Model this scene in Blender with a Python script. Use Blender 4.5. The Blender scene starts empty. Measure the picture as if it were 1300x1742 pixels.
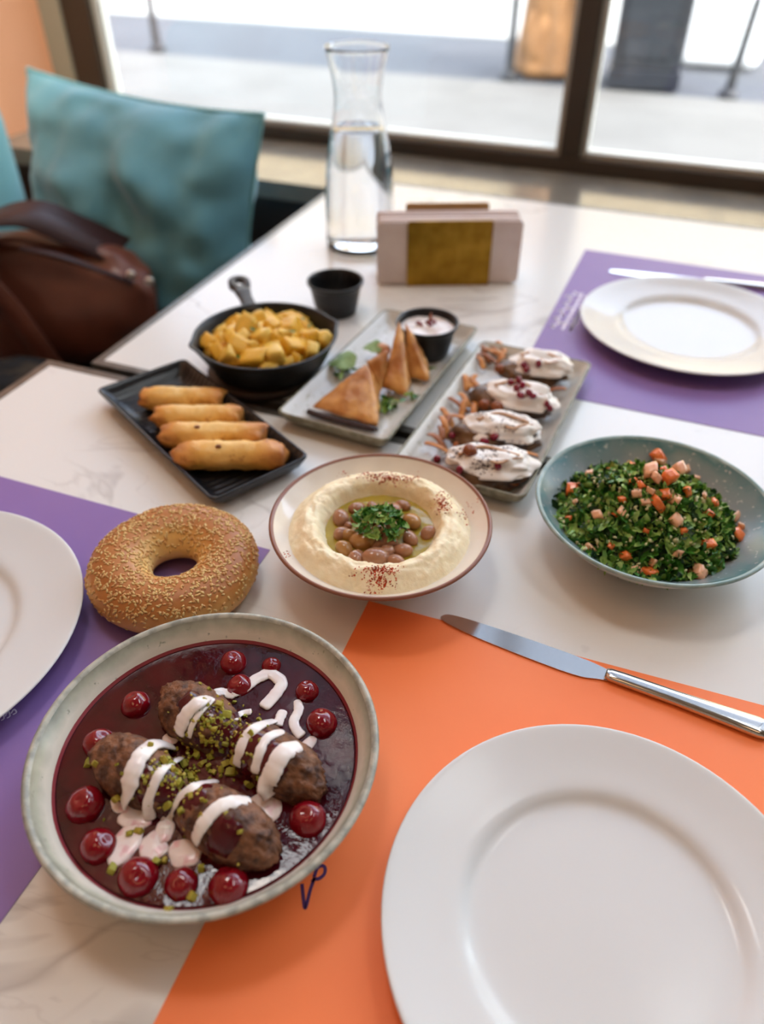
import bpy, bmesh, math, random
import numpy as np
from mathutils import Vector, Matrix, noise, Euler
C = bpy.context.scene.collection
S = bpy.context.scene
rnd = random.Random(7)
# ---------------------------------------------------------------- camera, sky, sun, lights, exposure
FPX, PITCH, YAW, CAMH = 1309.0, math.radians(40.1), math.radians(21.4), 0.48     # table top is z = 0
cam = bpy.data.objects.new('camera', bpy.data.cameras.new('camera'))
C.objects.link(cam)
cam.location = (0, 0, CAMH)
cam.rotation_euler = (math.pi/2-PITCH, 0, YAW)
cam.data.sensor_fit = 'VERTICAL'
cam.data.sensor_height = 24.0
cam.data.lens = 24.0*FPX/1742
cam.data.clip_start = 0.01
cam.data.dof.use_dof = True
cam.data.dof.focus_distance = 0.56
cam.data.dof.aperture_fstop = 2.25
S.camera = cam
w = bpy.data.worlds.new('sky'); S.world = w; w.use_nodes = True
nt = w.node_tree; nt.nodes.clear()
sky = nt.nodes.new('ShaderNodeTexSky'); sky.sky_type = 'NISHITA'; sky.sun_disc = False
sky.sun_elevation = math.radians(52); sky.sun_rotation = math.radians(100); sky.air_density = 1.0; sky.dust_density = 1.5
bg = nt.nodes.new('ShaderNodeBackground'); bg.inputs[1].default_value = 1.8
wo = nt.nodes.new('ShaderNodeOutputWorld')
hz_ = nt.nodes.new('ShaderNodeHueSaturation'); hz_.inputs['Saturation'].default_value = .6      # thin haze
nt.links.new(sky.outputs[0], hz_.inputs['Color']); nt.links.new(hz_.outputs[0], bg.inputs[0]); nt.links.new(bg.outputs[0], wo.inputs[0])
sun = bpy.data.objects.new('sun', bpy.data.lights.new('sun', 'SUN')); C.objects.link(sun)
sun.data.energy = 2.0; sun.data.angle = math.radians(0.6); sun.data.color = (1, .95, .87)
sun.rotation_euler = Vector((-0.62, 0.25, -0.9)).to_track_quat('-Z', 'Y').to_euler()
ZC = 3.9     # ceiling above the table top
def area(name, loc, target, sx, sy, power, col):
    l = bpy.data.lights.new(name, 'AREA'); l.shape = 'RECTANGLE'; l.size = sx; l.size_y = sy; l.energy = power; l.color = col
    o = bpy.data.objects.new(name, l); C.objects.link(o); o.location = loc
    o.rotation_euler = (Vector(target)-Vector(loc)).to_track_quat('-Z', 'Y').to_euler()
    return o
area('ceiling_fill_light', (-0.6, -1.0, ZC-.03), (-.6, -1.0, 0), 0.9, 0.9, 5.5, (1, .58, .30))
area('ceiling_fill_light', (1.3, -0.6, ZC-.03), (1.3, -0.6, 0), 0.9, 0.9, 4, (1, .60, .32))
area('ceiling_fill_light', (-1.0, 1.1, ZC-.03), (-1.45, 1.2, 0), .5, .5, 9, (1, .84, .70))  # added warm fill, out of view, brightens the orange wall and bench
area('ceiling_fill_light', (1.2, 1.35, ZC-.03), (.2, .5, 0), 1.5, .8, 25, (.90, .97, 1))
area('ceiling_fill_light', (-1.0, 1.2, ZC-.03), (-.6, .4, 0), 1.0, .8, 21, (.90, .97, 1))  # second cool light, added only to lift the left side of the table
sl_ = bpy.data.lights.new('wall_fill_spot', 'SPOT'); sl_.energy = 55; sl_.color = (1, .86, .72); sl_.spot_size = math.radians(52); sl_.spot_blend = .6; sl_.shadow_soft_size = .05
so_ = bpy.data.objects.new('wall_fill_spot', sl_); C.objects.link(so_); so_.location = (-.95, 1.05, 1.6); so_.rotation_euler = (Vector((-1.65, 1.62, .35))-Vector(so_.location)).to_track_quat('-Z', 'Y').to_euler()  # unseen spot added to brighten the orange wall corner
po_ = area('window_portal', (.8, 1.95, 1.9), (.8, 0, 1.9), 4.8, 3.9, 1, (1, 1, 1)); po_.data.cycles.is_portal = True
S.view_settings.view_transform = 'Standard'; S.view_settings.look = 'None'
S.view_settings.gamma = 1.0; S.view_settings.exposure = 0.35
S.view_settings.use_curve_mapping = False
S.cycles.use_denoising = True
S.cycles.max_bounces = 10; S.cycles.transmission_bounces = 10; S.cycles.transparent_max_bounces = 16
S.cycles.sample_clamp_indirect = 4.0

# ---------------------------------------------------------------- helpers
cp_, sp_ = math.cos(PITCH), math.sin(PITCH); cy_, sy_ = math.cos(YAW), math.sin(YAW)
def ray(px, py):
    x = px-650.0; y = 871.0-py
    d = Vector((x, FPX*cp_+y*sp_, -FPX*sp_+y*cp_))
    return Vector((cy_*d.x-sy_*d.y, sy_*d.x+cy_*d.y, d.z))
def P(px, py, z=0.0):
    'the point at height z on the table (or above it) that a pixel of the photograph shows'
    d = ray(px, py); t = (z-CAMH)/d.z
    return Vector((d.x*t, d.y*t, z))
def hit(px, py, h):
    'march down the line of sight until it meets the height field h(x, y)'
    d = ray(px, py); z = 0.13
    while z > -0.01:
        t = (z-CAMH)/d.z
        if h(d.x*t, d.y*t) >= z: break
        z -= 0.0004
    return Vector((d.x*t, d.y*t, z))
def srgb(h):
    v = [int(h[i:i+2], 16)/255 for i in (0, 2, 4)]
    return tuple([(x/12.92 if x <= .04045 else ((x+.055)/1.055)**2.4) for x in v]+[1])
class G:
    'collects geometry'
    def __init__(s): s.v = []; s.f = []; s.m = []
    def add(s, v, f, mi=0):
        o = len(s.v); s.v.extend([tuple(p) for p in v]); s.f.extend([tuple(i+o for i in q) for q in f]); s.m.extend([mi]*len(f) if isinstance(mi, int) else mi)
        return s
    def xf(s, mat):
        s.v = [tuple(mat @ Vector(p)) for p in s.v]; return s
def build(name, g, mats, parent=None, loc=None, rot=None, smooth=True, recenter=False):
    if not isinstance(g, G): g = G().add(*g)
    v = g.v
    if recenter:
        a = np.array(v); c = np.array([a[:, 0].mean(), a[:, 1].mean(), a[:, 2].min()]); v = (a-c).tolist(); loc = tuple(c)
    me = bpy.data.meshes.new(name); me.from_pydata(v, [], g.f)
    if not isinstance(mats, (list, tuple)): mats = [mats]
    for m in mats: me.materials.append(m)
    if len(mats) > 1: me.polygons.foreach_set('material_index', g.m)
    if smooth: me.polygons.foreach_set('use_smooth', [True]*len(me.polygons))
    me.update()
    o = bpy.data.objects.new(name, me); C.objects.link(o)
    if parent: o.parent = parent
    if loc is not None: o.location = loc
    if rot is not None: o.rotation_euler = rot
    return o
def tag(o, label=None, cat=None, group=None, kind=None):
    if label: o['label'] = label
    if cat: o['category'] = cat
    if group: o['group'] = group
    if kind: o['kind'] = kind
    return o
def thing(name, loc, label, cat, group=None, rz=0.0):
    o = bpy.data.objects.new(name, None); C.objects.link(o); o.location = loc; o.rotation_euler = (0, 0, rz); o.empty_display_size = .02
    return tag(o, label, cat, group)
def copy_of(o, loc, rot=None, scale=None, label=None, parent=None):
    c = o.copy(); C.objects.link(c); c.location = loc
    if rot is not None: c.rotation_euler = rot
    if scale is not None: c.scale = scale
    if label: c['label'] = label
    if parent: c.parent = parent
    return c
def box(x0, x1, y0, y1, z0, z1):
    v = [(x0, y0, z0), (x1, y0, z0), (x1, y1, z0), (x0, y1, z0), (x0, y0, z1), (x1, y0, z1), (x1, y1, z1), (x0, y1, z1)]
    return v, [(0, 3, 2, 1), (4, 5, 6, 7), (0, 1, 5, 4), (1, 2, 6, 5), (2, 3, 7, 6), (3, 0, 4, 7)]
def bevel(o, wd=.004, seg=3):
    m = o.modifiers.new('bevel', 'BEVEL'); m.width = wd; m.segments = seg; m.limit_method = 'ANGLE'; m.angle_limit = .6
    return o
def chaikin(p, n=2):
    p = [tuple(q) for q in p]
    for _ in range(n):
        q = [p[0]]
        for a, b in zip(p[:-1], p[1:]):
            q += [tuple(.75*x+.25*y for x, y in zip(a, b)), tuple(.25*x+.75*y for x, y in zip(a, b))]
        q.append(p[-1]); p = q
    return p
def lathe(prof, seg=72, wob=None, mi=None):
    g = G(); n = len(prof); v = []; f = []; m = []
    for i, (r, z) in enumerate(prof):
        for k in range(seg):
            a = 2*math.pi*k/seg; rr = r*(wob(a, z) if wob else 1)
            v.append((rr*math.cos(a), rr*math.sin(a), z))
    for i in range(n-1):
        for k in range(seg):
            k2 = (k+1) % seg
            a, b, c, d = i*seg+k, i*seg+k2, (i+1)*seg+k2, (i+1)*seg+k
            if prof[i][0] < 1e-6: f.append((a, c, d))
            elif prof[i+1][0] < 1e-6: f.append((a, b, c))
            else: f.append((a, b, c, d))
            m.append(mi(i, n, prof[i]) if mi else 0)
    g.add(v, f, m); return g
def ico(sub=2):
    bm = bmesh.new(); bmesh.ops.create_icosphere(bm, subdivisions=sub, radius=1)
    v = [tuple(x.co) for x in bm.verts]; f = [tuple(y.index for y in x.verts) for x in bm.faces]; bm.free(); return v, f
def blob(sx, sy, sz, sub=3, amp=.1, fr=1.5, seed=0, amp2=0, fr2=6):
    v, f = ico(sub); o = []
    s = Vector((seed*3.7, seed*1.3, seed*2.1))
    for p in v:
        q = Vector(p); k = 1+amp*noise.noise(q*fr+s)+(amp2*noise.noise(q*fr2+s) if amp2 else 0)
        o.append((q.x*sx*k, q.y*sy*k, q.z*sz*k))
    return o, f
def chunk(sx, sy, sz, rd=.3, seed=0, cuts=3, amp=.08):
    'a hand-cut cube with softened edges'
    bm = bmesh.new(); bmesh.ops.create_cube(bm, size=2)
    bmesh.ops.subdivide_edges(bm, edges=bm.edges[:], cuts=cuts, use_grid_fill=True)
    r = random.Random(seed); sk = [r.uniform(-.22, .22) for _ in range(6)]
    v = []
    for x in bm.verts:
        p = x.co.copy(); n = p.normalized()*1.25
        p = p.lerp(n, rd); p += Vector((sk[0]*p.y+sk[1]*p.z, sk[2]*p.x+sk[3]*p.z, sk[4]*p.x+sk[5]*p.y))
        p *= 1+amp*noise.noise(p*1.6+Vector((seed, 0, 0)))
        v.append((p.x*sx, p.y*sy, p.z*sz))
    f = [tuple(y.index for y in x.verts) for x in bm.faces]; bm.free(); return v, f
def tube(path, rad, seg=8, flat=1.0, up=Vector((0, 0, 1)), cap=True):
    'tube along a path; rad a number or list; flat squashes it across up'
    path = [Vector(p) for p in path]; n = len(path); v = []; f = []
    for i, p in enumerate(path):
        t = (path[min(i+1, n-1)]-path[max(i-1, 0)]).normalized()
        s = t.cross(up);
        s = s.normalized() if s.length > 1e-6 else Vector((1, 0, 0))
        u = s.cross(t).normalized(); r = rad if not hasattr(rad, '__len__') else rad[i]
        for k in range(seg):
            a = 2*math.pi*k/seg; v.append(tuple(p+s*math.cos(a)*r+u*math.sin(a)*r*flat))
    for i in range(n-1):
        for k in range(seg):
            k2 = (k+1) % seg; f.append((i*seg+k, i*seg+k2, (i+1)*seg+k2, (i+1)*seg+k))
    if cap: f.append(tuple(range(seg))[::-1]); f.append(tuple((n-1)*seg+k for k in range(seg)))
    return v, f
def spline(pts, n=6):
    pts = [Vector(p) for p in pts]; out = []
    for i in range(len(pts)-1):
        a, b, c, d = pts[max(i-1, 0)], pts[i], pts[i+1], pts[min(i+2, len(pts)-1)]
        for k in range(n):
            t = k/n
            out.append(.5*((2*b)+(c-a)*t+(2*a-5*b+4*c-d)*t*t+(3*b-a-3*c+d)*t**3))
    out.append(pts[-1]); return out
def rrect(w, d, r, n=6):
    o = []
    for cx, cy, a0 in ((w-r, d-r, 0), (-w+r, d-r, 90), (-w+r, -d+r, 180), (w-r, -d+r, 270)):
        for k in range(n+1):
            a = math.radians(a0+90*k/n); o.append((cx+r*math.cos(a), cy+r*math.sin(a)))
    return o
def loft(rings, cap0=True, cap1=True, mi=None):
    g = G(); n = len(rings[0]); v = [p for r in rings for p in r]; f = []; m = []
    for i in range(len(rings)-1):
        for k in range(n):
            k2 = (k+1) % n; f.append((i*n+k, i*n+k2, (i+1)*n+k2, (i+1)*n+k)); m.append(mi[i] if mi else 0)
    if cap0: f.append(tuple(range(n))[::-1]); m.append(mi[0] if mi else 0)
    if cap1: f.append(tuple((len(rings)-1)*n+k for k in range(n))); m.append(mi[-1] if mi else 0)
    return g.add(v, f, m)
def hfield_disc(h, cx, cy, R, nr=30, na=96, zoff=0.0):
    v = [(cx, cy, h(cx, cy)+zoff)]; f = []
    for i in range(1, nr+1):
        for k in range(na):
            a = 2*math.pi*k/na; x = cx+R*i/nr*math.cos(a); y = cy+R*i/nr*math.sin(a); v.append((x, y, h(x, y)+zoff))
    for k in range(na): f.append((0, 1+k, 1+(k+1) % na))
    for i in range(nr-1):
        for k in range(na):
            a, b = 1+i*na+k, 1+i*na+(k+1) % na; f.append((a, a+na, b+na, b))
    return v, f
def leafbit(l, w, seed=0, teeth=3):
    'a torn piece of herb leaf, bent, with a notched edge'
    r = random.Random(seed); n = teeth*2+1; top = []; bot = []; b = r.uniform(-.5, .5); tw = r.uniform(-.4, .4)
    for i in range(n+1):
        t = i/n; ww = w*math.sin(math.pi*min(1, t*.95+.05))**.7*(1 if i % 2 else .72)*r.uniform(.8, 1.1)
        x = l*(t-.5); z = b*l*(t-.5)**2*2; top.append((x, ww/2, z+tw*ww*.5)); bot.append((x, -ww/2, z-tw*ww*.5))
    mid = [(l*(i/n-.5), 0, b*l*(i/n-.5)**2*2-w*.12) for i in range(n+1)]
    v = top+mid+bot; f = []; N = n+1
    for i in range(n): f += [(i, N+i, N+i+1, i+1), (N+i, 2*N+i, 2*N+i+1, N+i+1)]
    return v, f
def rot_rand(r=rnd): return (r.uniform(0, 6.28), r.uniform(0, 6.28), r.uniform(0, 6.28))
def TRS(loc, rot, s=1.0): return Matrix.Translation(loc) @ Euler(rot).to_matrix().to_4x4() @ Matrix.Scale(s, 4)

# ---------------------------------------------------------------- materials
def nodes(name):
    m = bpy.data.materials.new(name); m.use_nodes = True; n = m.node_tree; b = n.nodes['Principled BSDF']; return m, n, b
def M(name, col, rough=.5, metal=0, col2=None, scale=20, lo=.4, hi=.65, detail=4, bump=0, bscale=80, sss=0, trans=0, ior=1.45, coat=0, spec=.5, stretch=None, sssr=(.01, .005, .003), col3=None, sheen=0):
    m, n, b = nodes(name)
    b.inputs['Roughness'].default_value = rough; b.inputs['Metallic'].default_value = metal; b.inputs['IOR'].default_value = ior
    b.inputs['Base Color'].default_value = srgb(col); b.inputs['Transmission Weight'].default_value = trans
    b.inputs['Specular IOR Level'].default_value = spec; b.inputs['Coat Weight'].default_value = coat; b.inputs['Sheen Weight'].default_value = sheen
    if sss:
        b.inputs['Subsurface Weight'].default_value = sss; b.inputs['Subsurface Radius'].default_value = sssr; b.inputs['Subsurface Scale'].default_value = 1.0
    if col2 or bump:
        tc = n.nodes.new('ShaderNodeTexCoord'); mp = n.nodes.new('ShaderNodeMapping'); n.links.new(tc.outputs['Object'], mp.inputs[0])
        if stretch: mp.inputs['Scale'].default_value = stretch
    if col2:
        t = n.nodes.new('ShaderNodeTexNoise'); t.inputs['Scale'].default_value = scale; t.inputs['Detail'].default_value = detail
        r = n.nodes.new('ShaderNodeValToRGB'); e = r.color_ramp.elements
        e[0].position = lo; e[1].position = hi; e[0].color = srgb(col); e[1].color = srgb(col2)
        if col3: q = e.new(min(.98, hi+.1)); q.color = srgb(col3)
        n.links.new(mp.outputs[0], t.inputs['Vector']); n.links.new(t.outputs['Fac'], r.inputs[0]); n.links.new(r.outputs[0], b.inputs['Base Color'])
    if bump:
        t = n.nodes.new('ShaderNodeTexNoise'); t.inputs['Scale'].default_value = bscale; t.inputs['Detail'].default_value = 5
        k = n.nodes.new('ShaderNodeBump'); k.inputs['Strength'].default_value = bump; k.inputs['Distance'].default_value = .002
        n.links.new(mp.outputs[0], t.inputs['Vector']); n.links.new(t.outputs['Fac'], k.inputs['Height']); n.links.new(k.outputs[0], b.inputs['Normal'])
    return m
def Mgrad(name, stops, axis='r', amt=.01, nscale=60, rough=.3, scl=1.0, bump=0, bscale=80, coat=0, spec=.5, sss=0, speck=None):
    'colour that follows the glaze: a ramp over radius (r) or height (z), broken up by noise'
    m, n, b = nodes(name); L = n.links.new
    b.inputs['Roughness'].default_value = rough; b.inputs['Coat Weight'].default_value = coat; b.inputs['Specular IOR Level'].default_value = spec
    if sss: b.inputs['Subsurface Weight'].default_value = sss; b.inputs['Subsurface Radius'].default_value = (.01, .006, .003); b.inputs['Subsurface Scale'].default_value = .6
    tc = n.nodes.new('ShaderNodeTexCoord'); sp = n.nodes.new('ShaderNodeSeparateXYZ'); L(tc.outputs['Object'], sp.inputs[0])
    if axis == 'r':
        cb = n.nodes.new('ShaderNodeCombineXYZ'); L(sp.outputs[0], cb.inputs[0]); L(sp.outputs[1], cb.inputs[1])
        ln = n.nodes.new('ShaderNodeVectorMath'); ln.operation = 'LENGTH'; L(cb.outputs[0], ln.inputs[0]); val = ln.outputs['Value']
    else: val = sp.outputs[2] if axis == 'z' else sp.outputs[0]
    if axis == 'ax':
        ab = n.nodes.new('ShaderNodeMath'); ab.operation = 'ABSOLUTE'; L(val, ab.inputs[0]); val = ab.outputs[0]
    t = n.nodes.new('ShaderNodeTexNoise'); t.inputs['Scale'].default_value = nscale; t.inputs['Detail'].default_value = 6; L(tc.outputs['Object'], t.inputs['Vector'])
    s = n.nodes.new('ShaderNodeMath'); s.operation = 'MULTIPLY_ADD'; L(t.outputs['Fac'], s.inputs[0]); s.inputs[1].default_value = amt*2; s.inputs[2].default_value = -amt
    a = n.nodes.new('ShaderNodeMath'); a.operation = 'ADD'; L(val, a.inputs[0]); L(s.outputs[0], a.inputs[1])
    lo, hi = stops[0][0], stops[-1][0]
    mr = n.nodes.new('ShaderNodeMapRange'); mr.inputs[1].default_value = lo; mr.inputs[2].default_value = hi; L(a.outputs[0], mr.inputs[0])
    r = n.nodes.new('ShaderNodeValToRGB'); e = r.color_ramp.elements
    e[0].color = srgb(stops[0][1]); e[1].color = srgb(stops[-1][1])
    for p, c in stops[1:-1]: q = e.new((p-lo)/(hi-lo)); q.color = srgb(c)
    L(mr.outputs[0], r.inputs[0]); out = r.outputs[0]
    if speck:
        col, sc, th = speck; t2 = n.nodes.new('ShaderNodeTexNoise'); t2.inputs['Scale'].default_value = sc; t2.inputs['Detail'].default_value = 2; L(tc.outputs['Object'], t2.inputs['Vector'])
        r2 = n.nodes.new('ShaderNodeValToRGB'); r2.color_ramp.elements[0].position = th; r2.color_ramp.elements[1].position = th+.07; L(t2.outputs['Fac'], r2.inputs[0])
        mx = n.nodes.new('ShaderNodeMix'); mx.data_type = 'RGBA'; L(r2.outputs[0], mx.inputs[0]); L(out, mx.inputs[6]); mx.inputs[7].default_value = srgb(col); out = mx.outputs[2]
    L(out, b.inputs['Base Color'])
    if bump:
        t3 = n.nodes.new('ShaderNodeTexNoise'); t3.inputs['Scale'].default_value = bscale; t3.inputs['Detail'].default_value = 5; L(tc.outputs['Object'], t3.inputs['Vector'])
        k = n.nodes.new('ShaderNodeBump'); k.inputs['Strength'].default_value = bump; k.inputs['Distance'].default_value = .002; L(t3.outputs['Fac'], k.inputs['Height']); L(k.outputs[0], b.inputs['Normal'])
    return m
def Mfilm(name, tint, refl=1.0, rough=.0, ior=1.45):
    'thin clear layer: lets light through tinted, mirrors by fresnel'
    m = bpy.data.materials.new(name); m.use_nodes = True; n = m.node_tree; n.nodes.clear(); L = n.links.new
    t = n.nodes.new('ShaderNodeBsdfTransparent'); t.inputs[0].default_value = tint
    g = n.nodes.new('ShaderNodeBsdfGlossy'); g.inputs['Roughness'].default_value = rough
    fr = n.nodes.new('ShaderNodeFresnel'); fr.inputs[0].default_value = ior
    mm = n.nodes.new('ShaderNodeMath'); mm.operation = 'MULTIPLY'; mm.inputs[1].default_value = refl; L(fr.outputs[0], mm.inputs[0])
    x = n.nodes.new('ShaderNodeMixShader'); L(mm.outputs[0], x.inputs[0]); L(t.outputs[0], x.inputs[1]); L(g.outputs[0], x.inputs[2])
    o = n.nodes.new('ShaderNodeOutputMaterial'); L(x.outputs[0], o.inputs[0]); return m
def Mmarble():
    m, n, b = nodes('white_marble'); L = n.links.new
    b.inputs['Roughness'].default_value = .22; b.inputs['Specular IOR Level'].default_value = .3
    tc = n.nodes.new('ShaderNodeTexCoord'); mp = n.nodes.new('ShaderNodeMapping'); mp.inputs['Rotation'].default_value = (0, 0, .5); mp.inputs['Scale'].default_value = (1, 1.9, 1)
    L(tc.outputs['Object'], mp.inputs[0])
    outs = []
    for sc, wd, dist in ((2.3, .010, 1.2), (5.5, .007, .8)):
        t = n.nodes.new('ShaderNodeTexNoise'); t.inputs['Scale'].default_value = sc; t.inputs['Detail'].default_value = 5; t.inputs['Distortion'].default_value = dist; t.inputs['Roughness'].default_value = .45
        L(mp.outputs[0], t.inputs['Vector'])
        s = n.nodes.new('ShaderNodeMath'); s.operation = 'SUBTRACT'; s.inputs[1].default_value = .5; L(t.outputs['Fac'], s.inputs[0])
        a = n.nodes.new('ShaderNodeMath'); a.operation = 'ABSOLUTE'; L(s.outputs[0], a.inputs[0])
        r = n.nodes.new('ShaderNodeMapRange'); r.inputs[1].default_value = 0; r.inputs[2].default_value = wd; r.inputs[3].default_value = 1; r.inputs[4].default_value = 0; L(a.outputs[0], r.inputs[0]); outs.append(r.outputs[0])
    gate = n.nodes.new('ShaderNodeTexNoise'); gate.inputs['Scale'].default_value = 3.1; L(tc.outputs['Object'], gate.inputs['Vector'])
    gr = n.nodes.new('ShaderNodeMapRange'); gr.inputs[1].default_value = .45; gr.inputs[2].default_value = .7; L(gate.outputs['Fac'], gr.inputs[0])
    ad = n.nodes.new('ShaderNodeMath'); ad.operation = 'MULTIPLY_ADD'; L(outs[1], ad.inputs[0]); ad.inputs[1].default_value = .35; L(outs[0], ad.inputs[2])
    ml = n.nodes.new('ShaderNodeMath'); ml.operation = 'MULTIPLY'; L(ad.outputs[0], ml.inputs[0]); L(gr.outputs[0], ml.inputs[1])
    m2 = n.nodes.new('ShaderNodeMath'); m2.operation = 'MULTIPLY'; m2.inputs[1].default_value = .75; L(ml.outputs[0], m2.inputs[0])
    mx = n.nodes.new('ShaderNodeMix'); mx.data_type = 'RGBA'; L(m2.outputs[0], mx.inputs[0]); mx.inputs[6].default_value = srgb('e4e5e2'); mx.inputs[7].default_value = srgb('a39f9c'); L(mx.outputs[2], b.inputs['Base Color'])
    return m
marble = Mmarble()
darkmetal = M('dark_edge_metal', '66635d', .38, .6, '76726b', 60)
blackmetal = M('black_metal', '1c1c1d', .5, .3)
china = M('white_china', 'dadcdb', .10, spec=.18)
steel = M('polished_steel', 'c9c8c6', .13, 1.0)
purple = M('purple_card', '8c70ae', .5, col2='876baa', scale=8)
orangem = M('orange_card', 'ff8a4c', .5, col2='fc8446', scale=6)

# ---------------------------------------------------------------- the setting
def struct(name, g, m, parent=None, **k):
    o = build(name, g, m, parent, smooth=False, **k)
    if parent is None: o['kind'] = 'structure'
    return o
FZ = -0.75
orange_wall = M('orange_wall_paint', 'fbbb92', .7, col2='f8b58a', scale=3)
white_wall = M('warm_wall_paint', 'a89c8c', .8)
struct('floor', box(-1.85, 3.2, -2.6, 1.83, FZ-.1, FZ), M('dark_floor', '3b352f', .4, col2='463f38', scale=5))
struct('ceiling', box(-1.85, 3.2, -2.6, 2.0, ZC, ZC+.1), white_wall)
struct('wall_left', box(-1.85, -1.65, -2.6, 1.83, FZ, ZC), orange_wall)
struct('wall_right', box(3.2, 3.4, -2.6, 2.0, FZ, ZC), white_wall)
struct('wall_back', box(-1.85, 3.4, -2.8, -2.6, FZ, ZC), white_wall)
jamb = M('grey_green_jamb', 'a3a290', .6)
struct('wall_far', box(-1.85, -1.585, 1.83, 2.0, FZ, ZC), jamb)
wallf = M('dark_brown_panel', '3a2c26', .6)
struct('wall_front_under_window', box(-1.65, 3.2, 1.56, 1.9, FZ, -.09), wallf).name = 'wall_window'
sill_m = M('grey_polished_stone', '77746c', .14, col2='8b867a', scale=9, spec=.8)
tile = [struct('trim_1', box(-1.65, 3.2, 1.545, 1.84, -.088, -.05), sill_m)]
# window 1: dark brown metal frame with mullions and panes
fm = M('brown_window_frame', '453b31', .45, .2)
win = bpy.data.objects.new('window_1', None); C.objects.link(win); win.location = (0, 1.87, -.05); win['kind'] = 'structure'
def wbar(name, x0, x1, z0, z1, y0=-.035, y1=.035): return bevel(struct(name, box(x0, x1, y0, y1, z0, z1), fm, win), .004, 2)
wbar('frame_rail', -1.585, 3.2, 0, .032)
wbar('frame_rail', -1.585, 3.2, ZC+.01, ZC+.05)
wbar('frame_jamb', -1.585, -1.50, 0.032, ZC+.01)
for x in (-.275, 1.0, 2.2): wbar('mullion', x-.022, x+.022, .032, ZC+.01)
pane_m = Mfilm('window_glass', (.96, .97, .96, 1), .9)
for a, b_ in ((-1.50, -.297), (-.253, .978), (1.022, 2.178), (2.222, 3.2)):
    gp_ = struct('glass_pane', box(a, b_, -.003, .003, .032, ZC+.01), pane_m, win)
    # light inner bead round the pane
    bd = M('pale_glazing_bead', 'b9b6aa', .5) if 'pale_glazing_bead' not in bpy.data.materials else bpy.data.materials['pale_glazing_bead']
    g = G(); pn = gp_
    for q in (box(a, a+.012, -.02, .02, .032, ZC+.01), box(b_-.012, b_, -.02, .02, .032, ZC+.01), box(a+.012, b_-.012, -.02, .02, .032, .042)): g.add(*q)
    struct('glazing_bead', g, bd, pn)
# the street outside
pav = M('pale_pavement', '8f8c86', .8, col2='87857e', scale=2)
road_shade_m = M('road_shade_grey', '3f4043', .9, col2='3b3c3f', scale=2)  # shadow band across the street, put into the ground colour
def pslab(name, y0, y1, z1, m): return struct(name, box(-16, 16, y0, y1, z1-.3, z1), m)
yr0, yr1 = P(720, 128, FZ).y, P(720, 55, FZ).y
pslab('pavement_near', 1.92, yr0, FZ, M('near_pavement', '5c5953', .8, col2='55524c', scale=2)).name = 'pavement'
pslab('shaded_road', yr0, yr1, FZ-.02, road_shade_m)
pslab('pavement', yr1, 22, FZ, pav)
fac = M('sandstone_facade', 'cdb48c', .9, col2='c3a77e', scale=1)
struct('facade', box(-16, 16, 22, 23, FZ, 9), fac)

# ---------------------------------------------------------------- tables
def table(name, x0, x1, y0, y1, label, bands):
    t = thing(name, ((x0+x1)/2, (y0+y1)/2, FZ), label, 'table'); cx, cy = (x0+x1)/2, (y0+y1)/2
    e = .011
    build('tabletop', box(x0-cx+e, x1-cx-e, y0-cy+e, y1-cy-e, -.028-FZ, -FZ), marble, t, smooth=False)
    for (a, b_, c, d) in ((x0, x0+e, y0, y1), (x1-e, x1, y0, y1), (x0+e, x1-e, y0, y0+e), (x0+e, x1-e, y1-e, y1)):
        build('edge_band', box(a-cx, b_-cx, c-cy, d-cy, -.032-FZ, .0004-FZ), darkmetal, t, smooth=False)
    bevel(build('pedestal', box(-.04, .04, -.04, .04, .02, -FZ-.032), blackmetal, t, smooth=False))
    bevel(build('foot_plate', box(-.22, .22, -.22, .22, 0, .02), blackmetal, t, smooth=False))
    return t
table('cafe_table', -.71, .30, -.35, .655, 'near white marble cafe table with dark metal edge, under the front dishes', 0)
table('cafe_table', -.655, .31, .668, 1.478, 'far white marble cafe table by the window, under the carafe and napkin holder', 0)

# ---------------------------------------------------------------- placemats
MZ = .0006
def placemat(name, x, y, w_, d_, rz, m, label):
    t = thing(name, (x, y, 0), label, 'placemat', 'paper placemats', rz)
    g = G(); n = 12; v = []; f = []
    for z in (MZ, 0.0001):
        for i in range(n+1):
            for j in range(n+1): v.append((w_*i/n, d_*j/n, z))
    N = (n+1)**2
    for i in range(n):
        for j in range(n):
            a = i*(n+1)+j; f.append((a, a+n+1, a+n+2, a+1)); f.append((N+a, N+a+1, N+a+n+2, N+a+n+1))
    for i in range(n):
        for a, b_ in ((i, i+1), (n*(n+1)+i+1, n*(n+1)+i), ((i+1)*(n+1), i*(n+1)), (i*(n+1)+n, (i+1)*(n+1)+n)): f.append((a, b_, b_+N, a+N))
    build('paper_sheet', (v, f), m, t, smooth=False); return t
def stroke(parent, name, pts, wd, m, z=MZ+.0002):
    'flat printed line on a placemat from points on the table'
    inv = Matrix.Translation(parent.location) @ Matrix.Rotation(parent.rotation_euler.z, 4, 'Z'); inv.invert()
    g = G()
    for path in pts:
        q = [inv @ Vector((p[0], p[1], z)) for p in spline([(a[0], a[1], 0) for a in path], 6)]
        v = []; f = []
        for i, p in enumerate(q):
            t = (q[min(i+1, len(q)-1)]-q[max(i-1, 0)]); t.z = 0; t.normalize(); s = Vector((-t.y, t.x, 0))*wd/2
            v += [tuple(p+s), tuple(p-s)]
        f = [(2*i+1, 2*i+3, 2*i+2, 2*i) for i in range(len(q)-1)]
        g.add(v, f)
    return build(name, g, m, parent, smooth=False)
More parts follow.
